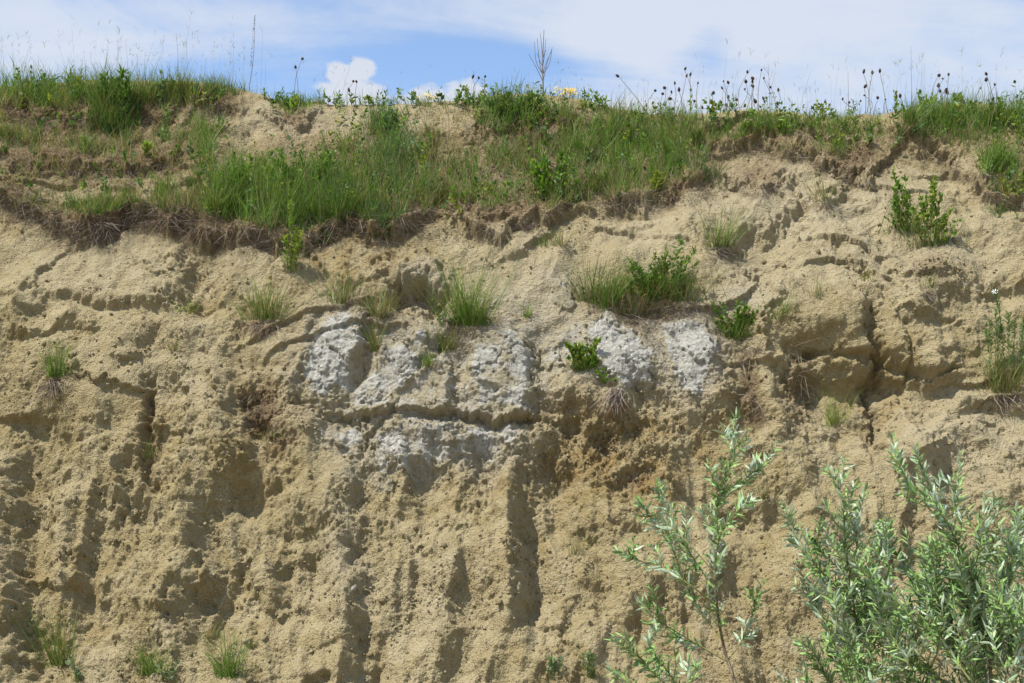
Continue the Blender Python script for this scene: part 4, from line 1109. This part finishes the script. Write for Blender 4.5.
def herb(px, py, stems, leaf, pal, label, name='leafy_herb', cat='plant', stem_mat=None, leaf_w=.4, per_cm=.55, group=None, flower=None, spread=.25, up=1.0):
    """stems: list of (top px offset x, height px); leaf length in px"""
    c0, n0 = surf(px, py)
    k = ppm(c0)
    e = empty(name, c0, label, cat, group)
    st, lv = [], Leaves()
    tips = []
    wide = max(abs(s_[0]) for s_ in stems)
    stems = list(stems) + ([(q_[0] * rng.uniform(.5, 1.25), q_[1] * rng.uniform(.35, .95)) for q_ in stems] if len(stems) > 6 else [])
    for dx, h in stems:
        b = np.array([dx * .45 / k + rng.normal(0, 1.5) / k, 0, 0]) - n0 * .01
        tip = np.array([dx / k, 0, h / k]) + n0 * abs(h) / k * spread * rng.uniform(.4, 1.2) + rng.normal(0, .02, 3)
        mid = (b + tip) * .5 + np.array([-dx * .15 / k, 0, .04 * h / k])
        path = smooth_path([b, mid, tip], 7)
        st.append(tube(path, .0035, .0015, 4)); tips.append(tip)
        Lm = np.linalg.norm(tip - b)
        m = max(5, int(Lm * 100 * per_cm * (1.0 if len(stems) > 12 else 1.5))); leaf_ = leaf * rng.uniform(.55, .9)
        t = np.sqrt(rng.uniform(.02, 1, m)) * 6
        i = np.minimum(t.astype(int), 5); f = (t - i)[:, None]
        bp_ = path[i] * (1 - f) + path[i + 1] * f
        dd = rng.normal(0, 1, (m, 3)) * [1, 1, .35] + UP * up + n0 * .4
        pals = pal if isinstance(pal, tuple) else (pal,)
        cc = np.vstack([colours(pals[rng.integers(len(pals))], 1) for _ in range(m)])
        lv.add(bp_, dd, rng.uniform(.6, 1.15, m) * leaf_ / k, rng.uniform(.8, 1.2, m) * leaf_ * leaf_w / k, cc * 1.12, upv=rng.normal(0, 1, (m, 3)))
    link('stems', tubes_mesh('stems', st), stem_mat or M_GSTEM, e, 'stuff')
    link('leaves', lv.mesh('leaves'), M_HERB, e, 'stuff')
    # a few blades and dead stems among them
    b = Blades(); m = 10 + 5 * len(stems)
    wx = max(abs(s_[0]) for s_ in stems) / k; hm = max(s_[1] for s_ in stems) / k
    B = np.stack([rng.normal(0, .5 * wx, m), np.zeros(m), np.zeros(m)], 1)
    B[:, 1] = -B[:, 0] * n0[0] / min(n0[1], -.3) * 1.0
    cc = colours('mid', m); q = rng.random(m) < .45; cc[q] = colours('straw', q.sum())
    b.add(B - n0 * .02, UP + n0 * .3 + rng.normal(0, .3, (m, 3)), hm * rng.uniform(.3, .95, m), .006, rng.uniform(.05, .5, m), cc)
    link('blades', b.mesh('blades'), M_BLADE, e, 'stuff')
    return e, tips, k, n0
def fan(n, wx, h0, h1): return [(rng.uniform(-wx, wx), rng.uniform(h0, h1)) for _ in range(n)]
herb(584, 372, fan(16, 18, 14, 26), 8, ('fresh', 'mid', 'yellowgreen'), 'compact bright green leafy clump at the left edge of the bright slab', per_cm=.8, leaf_w=.5)
herb(608, 384, fan(7, 12, 8, 14), 6, ('fresh',), 'low green sprigs trailing right below the compact leafy clump', per_cm=.8)
herb(662, 304, fan(34, 36, 24, 62), 8, ('mid', 'mid', 'fresh', 'deep'), 'big bushy green clump above the two bright grey slabs', per_cm=.6, leaf_w=.3)
herb(740, 342, fan(26, 32, 12, 40), 7, ('mid', 'fresh', 'deep'), 'low leafy mat draped over the upper right end of the grey slab', per_cm=.6)
herb(906, 234, [(-10, 56), (-4, 44), (4, 30), (-16, 30), (-12, 40), (-1, 50), (2, 38), (-18, 20), (6, 22)], 7, ('mid', 'fresh'), 'upright leafy stems at left of the pair on the pale right slope', leaf_w=.5, per_cm=.5)
herb(930, 246, [(6, 50), (-4, 40), (10, 34), (-14, 28), (16, 26), (24, 34), (2, 56), (-8, 44), (12, 44), (-18, 20), (20, 18)], 7, ('mid', 'fresh', 'yellowgreen'), 'bushy leafy stems at right of the pair on the pale right slope', leaf_w=.5, per_cm=.55)
herb(655, 194, [(0, 22), (-5, 14), (6, 15), (1, 12)], 9, ('yellowgreen',), 'single yellow green leafy herb at the turf edge, centre right', leaf_w=.5, per_cm=.8)
herb(550, 198, fan(14, 22, 14, 36), 8, ('mid', 'fresh'), 'round leafy green herb in the turf below the tall dead stalk', per_cm=.7, leaf_w=.45)
herb(512, 134, fan(26, 32, 18, 40), 8, ('deep', 'mid'), 'dark green bush on the crest left of the tall dead stalk', per_cm=.6)
herb(290, 274, [(-2, 66), (3, 44), (8, 36), (-6, 34), (10, 26), (-3, 22)], 9, ('fresh', 'yellowgreen'), 'slender bright green plant hanging in front of the turf lip', leaf_w=.22, per_cm=.8)
herb(318, 246, fan(8, 14, 10, 22), 7, ('mid', 'blue'), 'small dark leafy plant under the turf lip, right of the slender bright plant', per_cm=.7)
herb(385, 240, fan(8, 12, 12, 30), 8, ('blue', 'mid'), 'blue green leafy sprig at the right end of the long turf lip', per_cm=.7, leaf_w=.25)
herb(240, 212, fan(9, 14, 22, 46), 10, ('fresh', 'mid'), 'broad leaved green herb in the thick grass at left', per_cm=.5, leaf_w=.35)
herb(300, 208, fan(12, 34, 24, 54), 9, ('mid', 'fresh'), 'leafy stems rising through the thickest grass left of centre', per_cm=.5, leaf_w=.3)
herb(112, 130, fan(12, 14, 24, 52), 8, ('mid', 'deep'), 'tall dark leafy clump on the upper left turf', per_cm=.6, leaf_w=.35)
herb(388, 150, fan(9, 12, 20, 46), 8, ('blue', 'mid'), 'tall blue green leafy stems on the slope left of centre', per_cm=.5, leaf_w=.25)
herb(145, 157, [(-2, 9), (3, 10), (0, 12)], 8, ('fresh', 'yellowgreen'), 'little bright rosette on the bare upper left slope', leaf_w=.45)
herb(294, 112, [(-3, 9), (4, 11), (0, 12)], 8, ('fresh', 'yellowgreen'), 'little bright rosette on the crest lip left of the white cloud', leaf_w=.5)
herb(996, 378, [(-8, 60), (-3, 72), (-14, 46), (2, 50), (6, 40)], 8, ('blue', 'mid'), 'left stems of the feathery plant at the right edge', leaf_w=.13, per_cm=.9)
e_, tips_, k_, n_ = herb(1014, 382, [(-20, 78), (0, 56), (6, 70), (-8, 60), (12, 60), (16, 44)], 8, ('blue', 'mid'), 'feathery white flowered plant at the right edge of the picture', leaf_w=.13, per_cm=.9)
def petals(parent, centre, rad, nrm, mat, n=7):
    V, T = [], []
    a = unit(np.cross(nrm, [.2, .1, 1.0])); b = np.cross(nrm, a)
    for i in range(n):
        t = i / n * 6.283; t2 = t + 2.6 / n
        d1, d2 = math.cos(t) * a + math.sin(t) * b, math.cos(t2) * a + math.sin(t2) * b
        j = len(V)
        V += [centre, centre + d1 * rad + nrm * rad * .15, centre + (d1 + d2) * rad * .56 + nrm * rad * .1, centre + d2 * rad + nrm * rad * .15]
        T += [(j, j + 1, j + 2), (j, j + 2, j + 3)]
    return link('flower', make_mesh('flower', np.array(V), [np.array(T)], smooth=False), mat, parent)
for q, r in ((0, 2.8), (2, 2.0), (4, 2.2)):
    petals(e_, tips_[q], r / k_, unit(np.array([-.3, -.8, .5])), M_WHT)
for px, py, hs, lab in ((556, 680, 20, 'grey leaved rosette at the foot of the face left of the willow sapling'), (80, 682, 14, 'grey leaved rosette at the foot of the face near the bottom left corner'), (165, 682, 14, 'grey leaved sprig under the second grass tuft at the foot'), (590, 678, 26, 'sparse green sprig between the grey rosette and the willow sapling')):
    herb(px, py, fan(5, 9, hs * .4, hs), 9, ('grey', 'blue'), lab, leaf_w=.3, per_cm=.6)

# yellow flowers on the crest
def flower_clump(px, b, n, label, r=2.6, hpx=(3, 9), spread=9):
    c = crest_at_px(px, b); k = ppm(c)
    e = empty('yellow_flowers', c, label, 'flowers', 'yellow flowers in the turf')
    st = []
    for _ in range(n):
        bb = np.array([rng.normal(0, .5) * spread / k, rng.normal(0, .05), -.02])
        tip = bb + np.array([rng.normal(0, 2) / k, rng.normal(0, .02), rng.uniform(*hpx) / k + .02])
        st.append(tube([bb, (bb + tip) / 2, tip], .002, .0015, 4))
        petals(e, tip, r / k * rng.uniform(.7, 1.2), unit(np.array([rng.normal(0, .3), -.7, .7])), M_YEL, 6)
    link('stems', tubes_mesh('stems', st), M_GSTEM, e, 'stuff')
flower_clump(428, .0, 9, 'pale yellow flower clump on the crest left of the dark bush')
flower_clump(568, .0, 22, 'bright yellow flower clump on the crest right of the tall dead stalk', 3.0, (2, 9), 12)
p_, n_ = surf(1003, 122)
c = p_; k = ppm(c)
e = empty('yellow_flowers', c, 'single small yellow flower in the grass at the far right', 'flowers', 'yellow flowers in the turf')
link('stems', tubes_mesh('stems', [tube([(0, 0, -.02), (0, -.02, 2 / k), (0, -.04, 4 / k)], .002, .0015, 4)]), M_GSTEM, e)
petals(e, np.array([0, -.04, 4 / k]), 2.6 / k, unit(np.array([0, -.8, .5])), M_YEL, 6)

# ------------------------------------------------------------------ dead seed heads on thin stems along the crest
def head_mesh():
    V, Q = [], []
    prof = [(0, .3), (.12, .75), (.35, 1.0), (.65, .85), (.88, .5), (1.0, .12)]
    for i, (t, r) in enumerate(prof):
        for j in range(6):
            a = j / 6 * 6.283 + i * .5
            rr = r * (1 + .18 * ((i + j) % 2))
            V.append((math.cos(a) * rr, math.sin(a) * rr, t * 3.0))
    i = np.arange(36).reshape(6, 6)
    Q = np.stack([i[:-1], np.roll(i[:-1], -1, 1), np.roll(i[1:], -1, 1), i[1:]], -1).reshape(-1, 4)
    me = make_mesh('seed_head', np.array(V), [Q], smooth=False); me.materials.append(M_SEED)
    return me
HEAD = head_mesh()
def zmap(lst, ox, oy, sc): return [(ox + a / sc, oy + b / sc) for a, b in lst]
ORD = 'first second third fourth fifth sixth seventh eighth ninth tenth eleventh twelfth thirteenth fourteenth fifteenth sixteenth seventeenth eighteenth nineteenth'.split()
Z1 = zmap([(433, 43), (460, 75), (440, 82), (500, 115), (383, 120), (282, 150), (320, 165), (405, 152), (368, 165), (368, 187), (335, 133), (268, 218), (330, 225), (352, 250), (372, 243), (380, 285), (485, 208), (522, 243)], 600, 60, 5.12)
Z2 = zmap([(578, 163), (633, 107), (660, 112), (628, 143), (655, 187), (700, 200), (622, 215), (650, 228), (590, 222), (676, 228)], 600, 60, 5.12)
Z3 = zmap([(740, 148), (747, 108), (755, 60), (780, 110), (788, 128), (786, 88), (826, 50), (838, 93), (876, 135), (912, 153), (840, 193), (800, 210), (823, 237), (738, 232)], 600, 60, 5.12)
Z4 = zmap([(543, 215), (570, 217), (592, 213), (545, 257), (547, 283), (587, 290), (610, 295), (640, 290), (653, 287), (535, 300)], 682, 0, 2.994)
Z5 = zmap([(430, 303), (480, 296), (390, 318), (500, 305)], 682, 0, 2.994)
Z6 = zmap([(766, 222), (782, 233), (798, 222), (768, 255), (772, 270), (790, 262), (797, 275), (812, 285), (755, 300)], 682, 0, 2.994)
Z7 = zmap([(912, 220), (910, 237), (937, 252), (892, 262), (932, 305), (950, 297), (915, 300)], 682, 0, 2.994)
Z8 = zmap([(35, 240), (45, 243), (22, 270)], 342, 0, 2.994)
Z9 = zmap([(390, 230), (410, 232), (427, 228), (378, 265), (425, 270)], 342, 0, 2.994)
Z10 = [(302, 58), (296, 67)]
for lst, lab in ((Z1, 'dark seed head in the loose cluster above the right turf'), (Z2, 'dark seed head in the low sparse cluster between the two taller ones'), (Z3, 'dark seed head in the dense tall cluster above the fresh grass clump'),
                 (Z4, 'dark seed head in the cluster right of the dense tall one'), (Z5, 'short dark seed head on the low crest between two clusters'), (Z6, 'dark seed head in the cluster just left of the rounded grassy rise'), (Z7, 'dark seed head in the small cluster over the rounded grassy rise'),
                 (Z8, 'small dark seed head in front of the white puffy cloud'), (Z9, 'small dark seed head just left of the dark crest bush'), (Z10, 'thin dark seed head left of the white puffy cloud')):
    for qi, (px, py) in enumerate(sorted(lst)):
        b = rng.uniform(.05, .5)
        c = crest_at_px(px + rng.normal(0, 4), b)
        k = ppm(c)
        tip = at_depth(px, py, c[1] + rng.uniform(-.05, .05))
        e = empty('seed_head_stem', c, lab.replace('seed head', 'seed head, ' + ORD[qi] + ' from left,', 1), 'seed head', lab.replace('dark seed head', 'seed heads').replace('short ', '').replace('small ', '').replace('thin ', ''))
        rel = tip - c
        rr = rng.uniform(.85, 1.7) / k
        mid = rel * .5 + np.array([rng.normal(0, .06), 0, .02])
        link('stem', tubes_mesh('stem', [tube(smooth_path([np.array([0, 0, -.03]), mid, rel - UP * rr * 1.2], 6), .0045, .003, 4)]), M_STEM, e)
        h = link('seed_head', HEAD, None, e)
        h.location = rel - UP * rr * 1.5
        h.scale = (rr, rr, rr * rng.uniform(.65, 1.35))
        h.rotation_euler = (rng.normal(0, .35), rng.normal(0, .45), rng.uniform(0, 6))
# one leaning stem
c = crest_at_px(650, .1); tip = at_depth(619, 77, c[1]); rel = tip - c; k = ppm(c)
e = empty('seed_head_stem', c, 'long stem leaning far to the left with a dark seed head', 'seed head')
link('stem', tubes_mesh('stem', [tube(smooth_path([np.array([0, 0, -.03]), rel * .5 + np.array([.02, 0, -.02]), rel], 6), .005, .003, 4)]), M_STEM, e)
h = link('seed_head', HEAD, None, e); h.location = rel; h.scale = (1.4 / k,) * 3; h.rotation_euler = (0, -0.9, 0)

# tall dead stalks
def dead_stalk(px, toppx, toppy, branches, label, r=.012, b=.15):
    c = crest_at_px(px, b); k = ppm(c)
    tip = at_depth(toppx, toppy, c[1]) - c
    e = empty('dead_stalk', c, label, 'dead stalk')
    path = smooth_path([np.array([0, 0, -.04]), tip * .5 + np.array([rng.normal(0, .02), 0, 0]), tip], 10)
    link('stem', tubes_mesh('stem', [tube(path, r, r * .35, 5)]), M_STEM, e)
    for f, dx, dy_, in branches:
        p0 = path[int(f * 9)]
        p2 = p0 + np.array([dx / k, rng.normal(0, .04), dy_ / k])
        pm = p0 + np.array([dx * rng.uniform(.35, .8) / k, 0, dy_ * rng.uniform(.3, .55) / k]); p2 = p2 + np.array([rng.normal(0, 2.0) / k, 0, rng.normal(0, 4) / k])
        link('branch', tubes_mesh('branch', [tube(smooth_path([p0, pm, p2], 6), r * .5, r * .25, 4)]), M_STEM, e)
    return e
dead_stalk(543, 544, 30, [(.26, -13, 24), (.3, 10, 34), (.4, -5, 36), (.42, 6, 30), (.48, -8, 20), (.52, 3, 27), (.56, -3, 24), (.36, 9, 22), (.62, 2, 16), (.34, -9, 30)], 'tall dead branched stalk standing alone on the crest at centre')
e = dead_stalk(248, 255, 16, [], 'tall slender dark seed spike leaning right on the left crest', .006)
sp = Blades(); t = rng.uniform(.35, 1, 90)
c = np.array(e.location); tip = at_depth(255, 16, c[1]) - c
sp.add(tip * t[:, None] + rng.normal(0, .004, (90, 3)), rng.normal(0, 1, (90, 3)) + UP * .6, .022, .008, .1, colours('rootd', 90))
link('seeds', sp.mesh('seeds'), M_DRY, e, 'stuff')
dead_stalk(176, 176, 33, [(.9, 2, 3)], 'thin dead stalk on the left crest with one knobbed tip', .004)
dead_stalk(770, 768, 64, [(.5, 4, 14), (.6, -4, 12), (.7, 4, 10), (.8, -3, 8)], 'tall pale stalk rising from the dense seed head cluster', .005)
dead_stalk(849, 848, 72, [], 'single straight stalk between two seed head clusters', .005)
dead_stalk(912, 911, 46, [], 'tall straight grass stalk left of the rounded grassy rise', .004)
dead_stalk(995, 994, 84, [], 'short pale stalk on the crest at the far right', .005)

# ------------------------------------------------------------------ willows in front of the bluff
def willow_leaf(seed):
    """narrow pointed leaf, 1 long along +X, upper and lower skin as two layers with their own materials"""
    r = np.random.default_rng(seed)
    st = [(0, .02), (.14, .075), (.35, .105), (.6, .092), (.82, .05), (1.0, 0)]
    bend = r.uniform(-.10, .12); tw = r.uniform(-.3, .3)
    V, faces, mi = [], [], []
    for layer in (0, 1):
        off = len(V)
        for t, w in st:
            z = -bend * t * t - layer * .006
            if w > 0:
                s_ = math.sin(tw * t)
                V += [(t, -w, z + w * .35 - s_ * w), (t, 0, z), (t, w, z + w * .35 + s_ * w)]
            else: V.append((t, 0, z))
        for i in range(len(st) - 2):
            a = off + 3 * i; b = a + 3
            for j in (0, 1):
                f = (a + j, b + j, b + j + 1, a + j + 1)
                faces.append(f if layer == 0 else f[::-1]); mi.append(layer)
        a = off + 3 * (len(st) - 2); tip = off + 3 * (len(st) - 1)
        for j in (0, 1):
            f = (a + j, tip, a + j + 1)
            faces.append(f if layer == 0 else f[::-1]); mi.append(layer)
    return np.array(V), faces, mi
WL = [willow_leaf(i) for i in range(8)]
WLM = []
for V, faces, mi in WL:
    me = bpy.data.meshes.new('leaf'); me.from_pydata(V.tolist(), [], faces)
    me.materials.append(M_WTOP); me.materials.append(M_WBOT)
    me.polygons.foreach_set('material_index', mi); me.polygons.foreach_set('use_smooth', [True] * len(mi)); me.update()
    WLM.append(me)
def leaf_matrix(p, d, nrm, L, W):
    x = d / np.linalg.norm(d); y = np.cross(nrm, x); y /= np.linalg.norm(y); z = np.cross(x, y)
    m = np.eye(4); m[:3, 0] = x * L; m[:3, 1] = y * L * W; m[:3, 2] = z * L; m[:3, 3] = p
    return m
def willow(name, base_px, Y, shoots, label, leaf_px=14.5, step=0.0115, side_every=0.13, side_len=(.12, .3), r0=.009, seed=1, limit=300, extra=0):
    """shoots: image polylines from low to high; all stand about Y metres in front"""
    g = np.random.default_rng(seed)
    bx = at_depth(base_px, 683, Y)[0]
    root = np.array([bx, Y, ground_z(bx, Y)])
    e = empty(name, root, label, 'willow')
    allleaves = []          # (branch object, matrix, size)
    def leafy(path, parent, t0, density=1.0, Lm=1.0):
        seg = np.linalg.norm(np.diff(path, axis=0), axis=1); cum = np.concatenate([[0], np.cumsum(seg)]); tot = cum[-1]
        s_ = t0 * tot; ph = g.uniform(0, 6.28)
        while s_ < tot:
            i = min(int(np.searchsorted(cum, s_)) - 1, len(path) - 2); i = max(i, 0)
            f = (s_ - cum[i]) / max(seg[i], 1e-6)
            p = path[i] * (1 - f) + path[i + 1] * f
            tg = path[i + 1] - path[i]; tg /= np.linalg.norm(tg)
            ph += 2.4 + g.normal(0, .3)
            a = np.cross(tg, [.3, 1, .2]); a /= np.linalg.norm(a); b = np.cross(tg, a)
            rad = math.cos(ph) * a + math.sin(ph) * b
            op = g.uniform(.6, 1.9) * (1 - .4 * s_ / tot)
            d = tg + rad * op + g.normal(0, .28, 3) - UP * .12
            d /= np.linalg.norm(d)
            nrm = tg - d * (tg @ d) + g.normal(0, .6, 3)
            L = leaf_px / ppm(p) * g.uniform(.65, 1.15) * Lm * (1 - .35 * max(0, s_ / tot - .8) / .2)
            allleaves.append((parent, leaf_matrix(p, d, nrm, L, g.uniform(.75, 1.15)), L))
            s_ += step / density * g.uniform(.6, 1.4)
    for si, sh_ in enumerate(shoots):
        pts, lo = sh_['p'], sh_.get('leafy', .25)
        Yo = Y + sh_.get('dy', g.normal(0, .18))
        P3 = np.array([at_depth(x, y, Yo + .10 * math.sin(i * 1.7 + si)) for i, (x, y) in enumerate(pts)])
        if sh_.get('ground', False):
            foot = np.array([root[0] + g.normal(0, .07), Y + g.normal(0, .07), root[2] - .04])
            P3 = np.vstack([foot, foot * .5 + P3[0] * .5 + g.normal(0, .03, 3), P3])
        path = smooth_path(P3, 6 + 4 * len(P3))
        rr = sh_.get('r', r0)
        br = link('branch', tubes_mesh('branch', [tube(path - root, rr, .0014, 6)]), M_BARK if rr > .006 else M_TWIG, e)
        total = np.linalg.norm(np.diff(path, axis=0), axis=1).sum()
        leafy(path, br, lo, sh_.get('dens', 1.0))
        # side twigs
        m = int(total * (1 - lo) / side_every)
        for q in range(m):
            t = lo + (1 - lo) * (q + g.uniform(.2, .8)) / m * .92
            i = int(t * (len(path) - 1)); p0 = path[i]
            tg = path[min(i + 1, len(path) - 1)] - path[i - 1]; tg /= np.linalg.norm(tg)
            rd = g.normal(0, 1, 3); rd -= tg * (rd @ tg); rd /= np.linalg.norm(rd)
            Ls = g.uniform(*side_len) * (1.15 - .6 * t)
            p2 = p0 + (tg * .75 + rd * .55 + UP * .25) * Ls
            tw = smooth_path([p0, (p0 + p2) / 2 + rd * Ls * .08, p2], 6)
            tb = link('branch', tubes_mesh('branch', [tube(tw - root, .0028, .001, 4)]), M_TWIG, e)
            leafy(tw, tb, .08, 1.1, .85)
    # leaves: the ones nearest the camera singly, the rest joined
    def vis(item):
        p = item[1][:3, 3]; px, py = project(*p)
        return (-5 < px < 1029 and -5 < py < 688, item[2] - .15 * (p[1] - Y))
    allleaves.sort(key=vis, reverse=True)
    for par, m, L in allleaves[:limit]:
        o = bpy.data.objects.new('leaf', WLM[int(g.integers(8))]); COL.objects.link(o)
        o.parent = par
        mm = m.copy(); mm[:3, 3] -= root
        o.matrix_local = Matrix(mm.tolist())
    rest = allleaves[limit:]
    if rest:
        VV, FF4, FF3, M4, M3, n = [], [], [], [], [], 0
        for par, m, L in rest:
            V, faces, mi = WL[int(g.integers(8))]
            VV.append(V @ m[:3, :3].T + m[:3, 3] - root)
            for f, k in zip(faces, mi):
                if len(f) == 4: FF4.append([q + n for q in f]); M4.append(k)
                else: FF3.append([q + n for q in f]); M3.append(k)
            n += len(V)
        me = make_mesh('foliage', np.vstack(VV), [np.array(FF4), np.array(FF3)], matidx=M4 + M3)
        link('foliage', me, [M_WTOP, M_WBOT], e, 'stuff')
    return e, len(allleaves)
A = [dict(p=[(737, 700), (725, 652), (718, 615), (715, 579), (714, 538), (717, 505), (727, 470), (734, 444), (732, 420)], ground=True, r=.012, leafy=.50, dy=0),
     dict(p=[(718, 508), (733, 490), (747, 477), (760, 466), (771, 457)], r=.004, leafy=.25, dens=.8),
     dict(p=[(715, 590), (692, 556), (676, 530), (664, 508), (656, 486)], r=.005, leafy=.2),
     dict(p=[(717, 606), (690, 585), (660, 566), (636, 560), (627, 556)], r=.005, leafy=.3, dens=.8),
     dict(p=[(716, 575), (690, 545), (660, 520), (634, 516)], r=.004, leafy=.35, dens=.8),
     dict(p=[(728, 660), (742, 640), (752, 615), (758, 592)], r=.004, leafy=.3),
     dict(p=[(722, 640), (700, 610), (684, 580), (676, 556)], r=.005, leafy=.2),
     dict(p=[(728, 662), (690, 640), (655, 618), (640, 600)], r=.005, leafy=.25, dens=.9),
     dict(p=[(715, 560), (722, 530), (738, 510), (745, 498)], r=.004, leafy=.2)]
lowA = [dict(p=[(690, 705), (660, 680), (636, 655), (612, 640)], ground=True, r=.006, leafy=.45), dict(p=[(690, 705), (668, 672), (652, 650), (648, 634)], r=.005, leafy=.2), dict(p=[(680, 700), (640, 690), (612, 670)], r=.004, leafy=.2), dict(p=[(700, 705), (688, 684), (690, 660)], r=.004, leafy=.2)]
B = [dict(p=[(862, 700), (856, 622), (846, 555), (842, 500), (831, 468)], ground=True, r=.010, leafy=.45, dens=1.2), dict(p=[(858, 640), (838, 590), (812, 562), (797, 540), (790, 508)], r=.005, leafy=.2), dict(p=[(866, 690), (880, 620), (888, 560), (882, 522)], ground=True, r=.008, leafy=.4),
     dict(p=[(850, 690), (830, 635), (812, 600), (804, 585)], r=.005, leafy=.1), dict(p=[(848, 575), (858, 540), (856, 505)], r=.004, leafy=.1), dict(p=[(854, 610), (872, 575), (878, 545)], r=.004, leafy=.1), dict(p=[(850, 580), (826, 556), (812, 540)], r=.004, leafy=.1),
     dict(p=[(840, 700), (822, 668), (806, 640)], ground=True, r=.006, leafy=.4), dict(p=[(862, 690), (890, 650), (905, 610)], r=.005, leafy=.1), dict(p=[(850, 690), (846, 640), (832, 610)], r=.005, leafy=.1), dict(p=[(835, 705), (812, 690), (800, 665)], r=.005, leafy=.1), dict(p=[(870, 700), (895, 680), (915, 650)], r=.005, leafy=.1)]
Cs = [dict(p=[(992, 700), (983, 610), (966, 565), (949, 525), (930, 488), (914, 446)], ground=True, r=.011, leafy=.45, dens=1.2), dict(p=[(985, 660), (975, 590), (980, 540), (986, 494)], r=.006, leafy=.2), dict(p=[(990, 690), (1000, 600), (1012, 550), (1018, 520)], ground=True, r=.008, leafy=.45),
      dict(p=[(976, 700), (955, 648), (930, 600), (900, 558), (886, 540)], ground=True, r=.009, leafy=.45, dens=1.2), dict(p=[(960, 655), (945, 610), (940, 570), (944, 545)], r=.005, leafy=.1), dict(p=[(1000, 700), (1022, 640), (1030, 590)], r=.007, leafy=.1), dict(p=[(970, 680), (940, 640), (912, 620), (895, 600)], r=.005, leafy=.1, dens=1.2),
      dict(p=[(968, 700), (930, 672), (905, 660)], r=.005, leafy=.1, dens=1.2), dict(p=[(985, 640), (965, 600), (955, 575)], r=.004, leafy=.1, dens=1.2), dict(p=[(990, 650), (1004, 620), (1010, 590)], r=.005, leafy=.1, dens=1.2), dict(p=[(1000, 700), (1010, 660), (1018, 620)], r=.005, leafy=.1, dens=1.3),
      dict(p=[(980, 700), (965, 660), (948, 640)], r=.005, leafy=.05, dens=1.3), dict(p=[(990, 700), (985, 660), (995, 620)], r=.005, leafy=.05, dens=1.3), dict(p=[(955, 705), (925, 690), (890, 680)], r=.005, leafy=.05, dens=1.3), dict(p=[(1010, 705), (1035, 680), (1045, 640)], r=.005, leafy=.05, dens=1.3), dict(p=[(970, 705), (975, 670), (965, 640)], r=.005, leafy=.05, dens=1.3),
      dict(p=[(940, 520), (922, 500), (900, 470), (890, 452)], r=.004, leafy=.2), dict(p=[(950, 530), (955, 500), (950, 478)], r=.004, leafy=.2)]
gg = np.random.default_rng(77)
for _ in range(15):     # more shoots in the dense bush
    x0, y0 = gg.uniform(900, 1040), gg.uniform(640, 705)
    x1, y1 = x0 + gg.uniform(-60, 30), y0 - gg.uniform(50, 130)
    Cs.append(dict(p=[(x0, y0), ((x0 + x1) / 2 + gg.uniform(-10, 14), (y0 + y1) / 2), (x1, y1)], r=.004, leafy=.05, dens=1.1, dy=float(gg.normal(0, .3))))
for _ in range(8):
    x0, y0 = gg.uniform(825, 890), gg.uniform(620, 705)
    x1, y1 = x0 + gg.uniform(-45, 35), y0 - gg.uniform(50, 110)
    B.append(dict(p=[(x0, y0), ((x0 + x1) / 2 + gg.uniform(-8, 10), (y0 + y1) / 2), (x1, y1)], r=.004, leafy=.05, dens=1.0, dy=float(gg.normal(0, .25))))
WY = -6.0
nA = willow('willow_sapling', 740, WY, A, 'slender young willow sapling with a bare lower stem in front of the face', seed=2, r0=.006, side_every=.085, side_len=(.08, .26))[1]
nL = willow('willow_shoot', 695, WY - .1, lowA, 'low willow shoots at the bottom edge, left of the sapling', seed=3, side_every=.1, side_len=(.08, .2))[1]
nB = willow('willow_bush', 858, WY + .2, B, 'middle willow bush between the sapling and the dense bush', seed=4, side_every=.085, side_len=(.1, .26))[1]
nC = willow('willow_bush', 985, WY, Cs, 'dense willow bush filling the bottom right corner', seed=5, side_every=.085, side_len=(.1, .28))[1]
print('leaves', nA, nL, nB, nC)
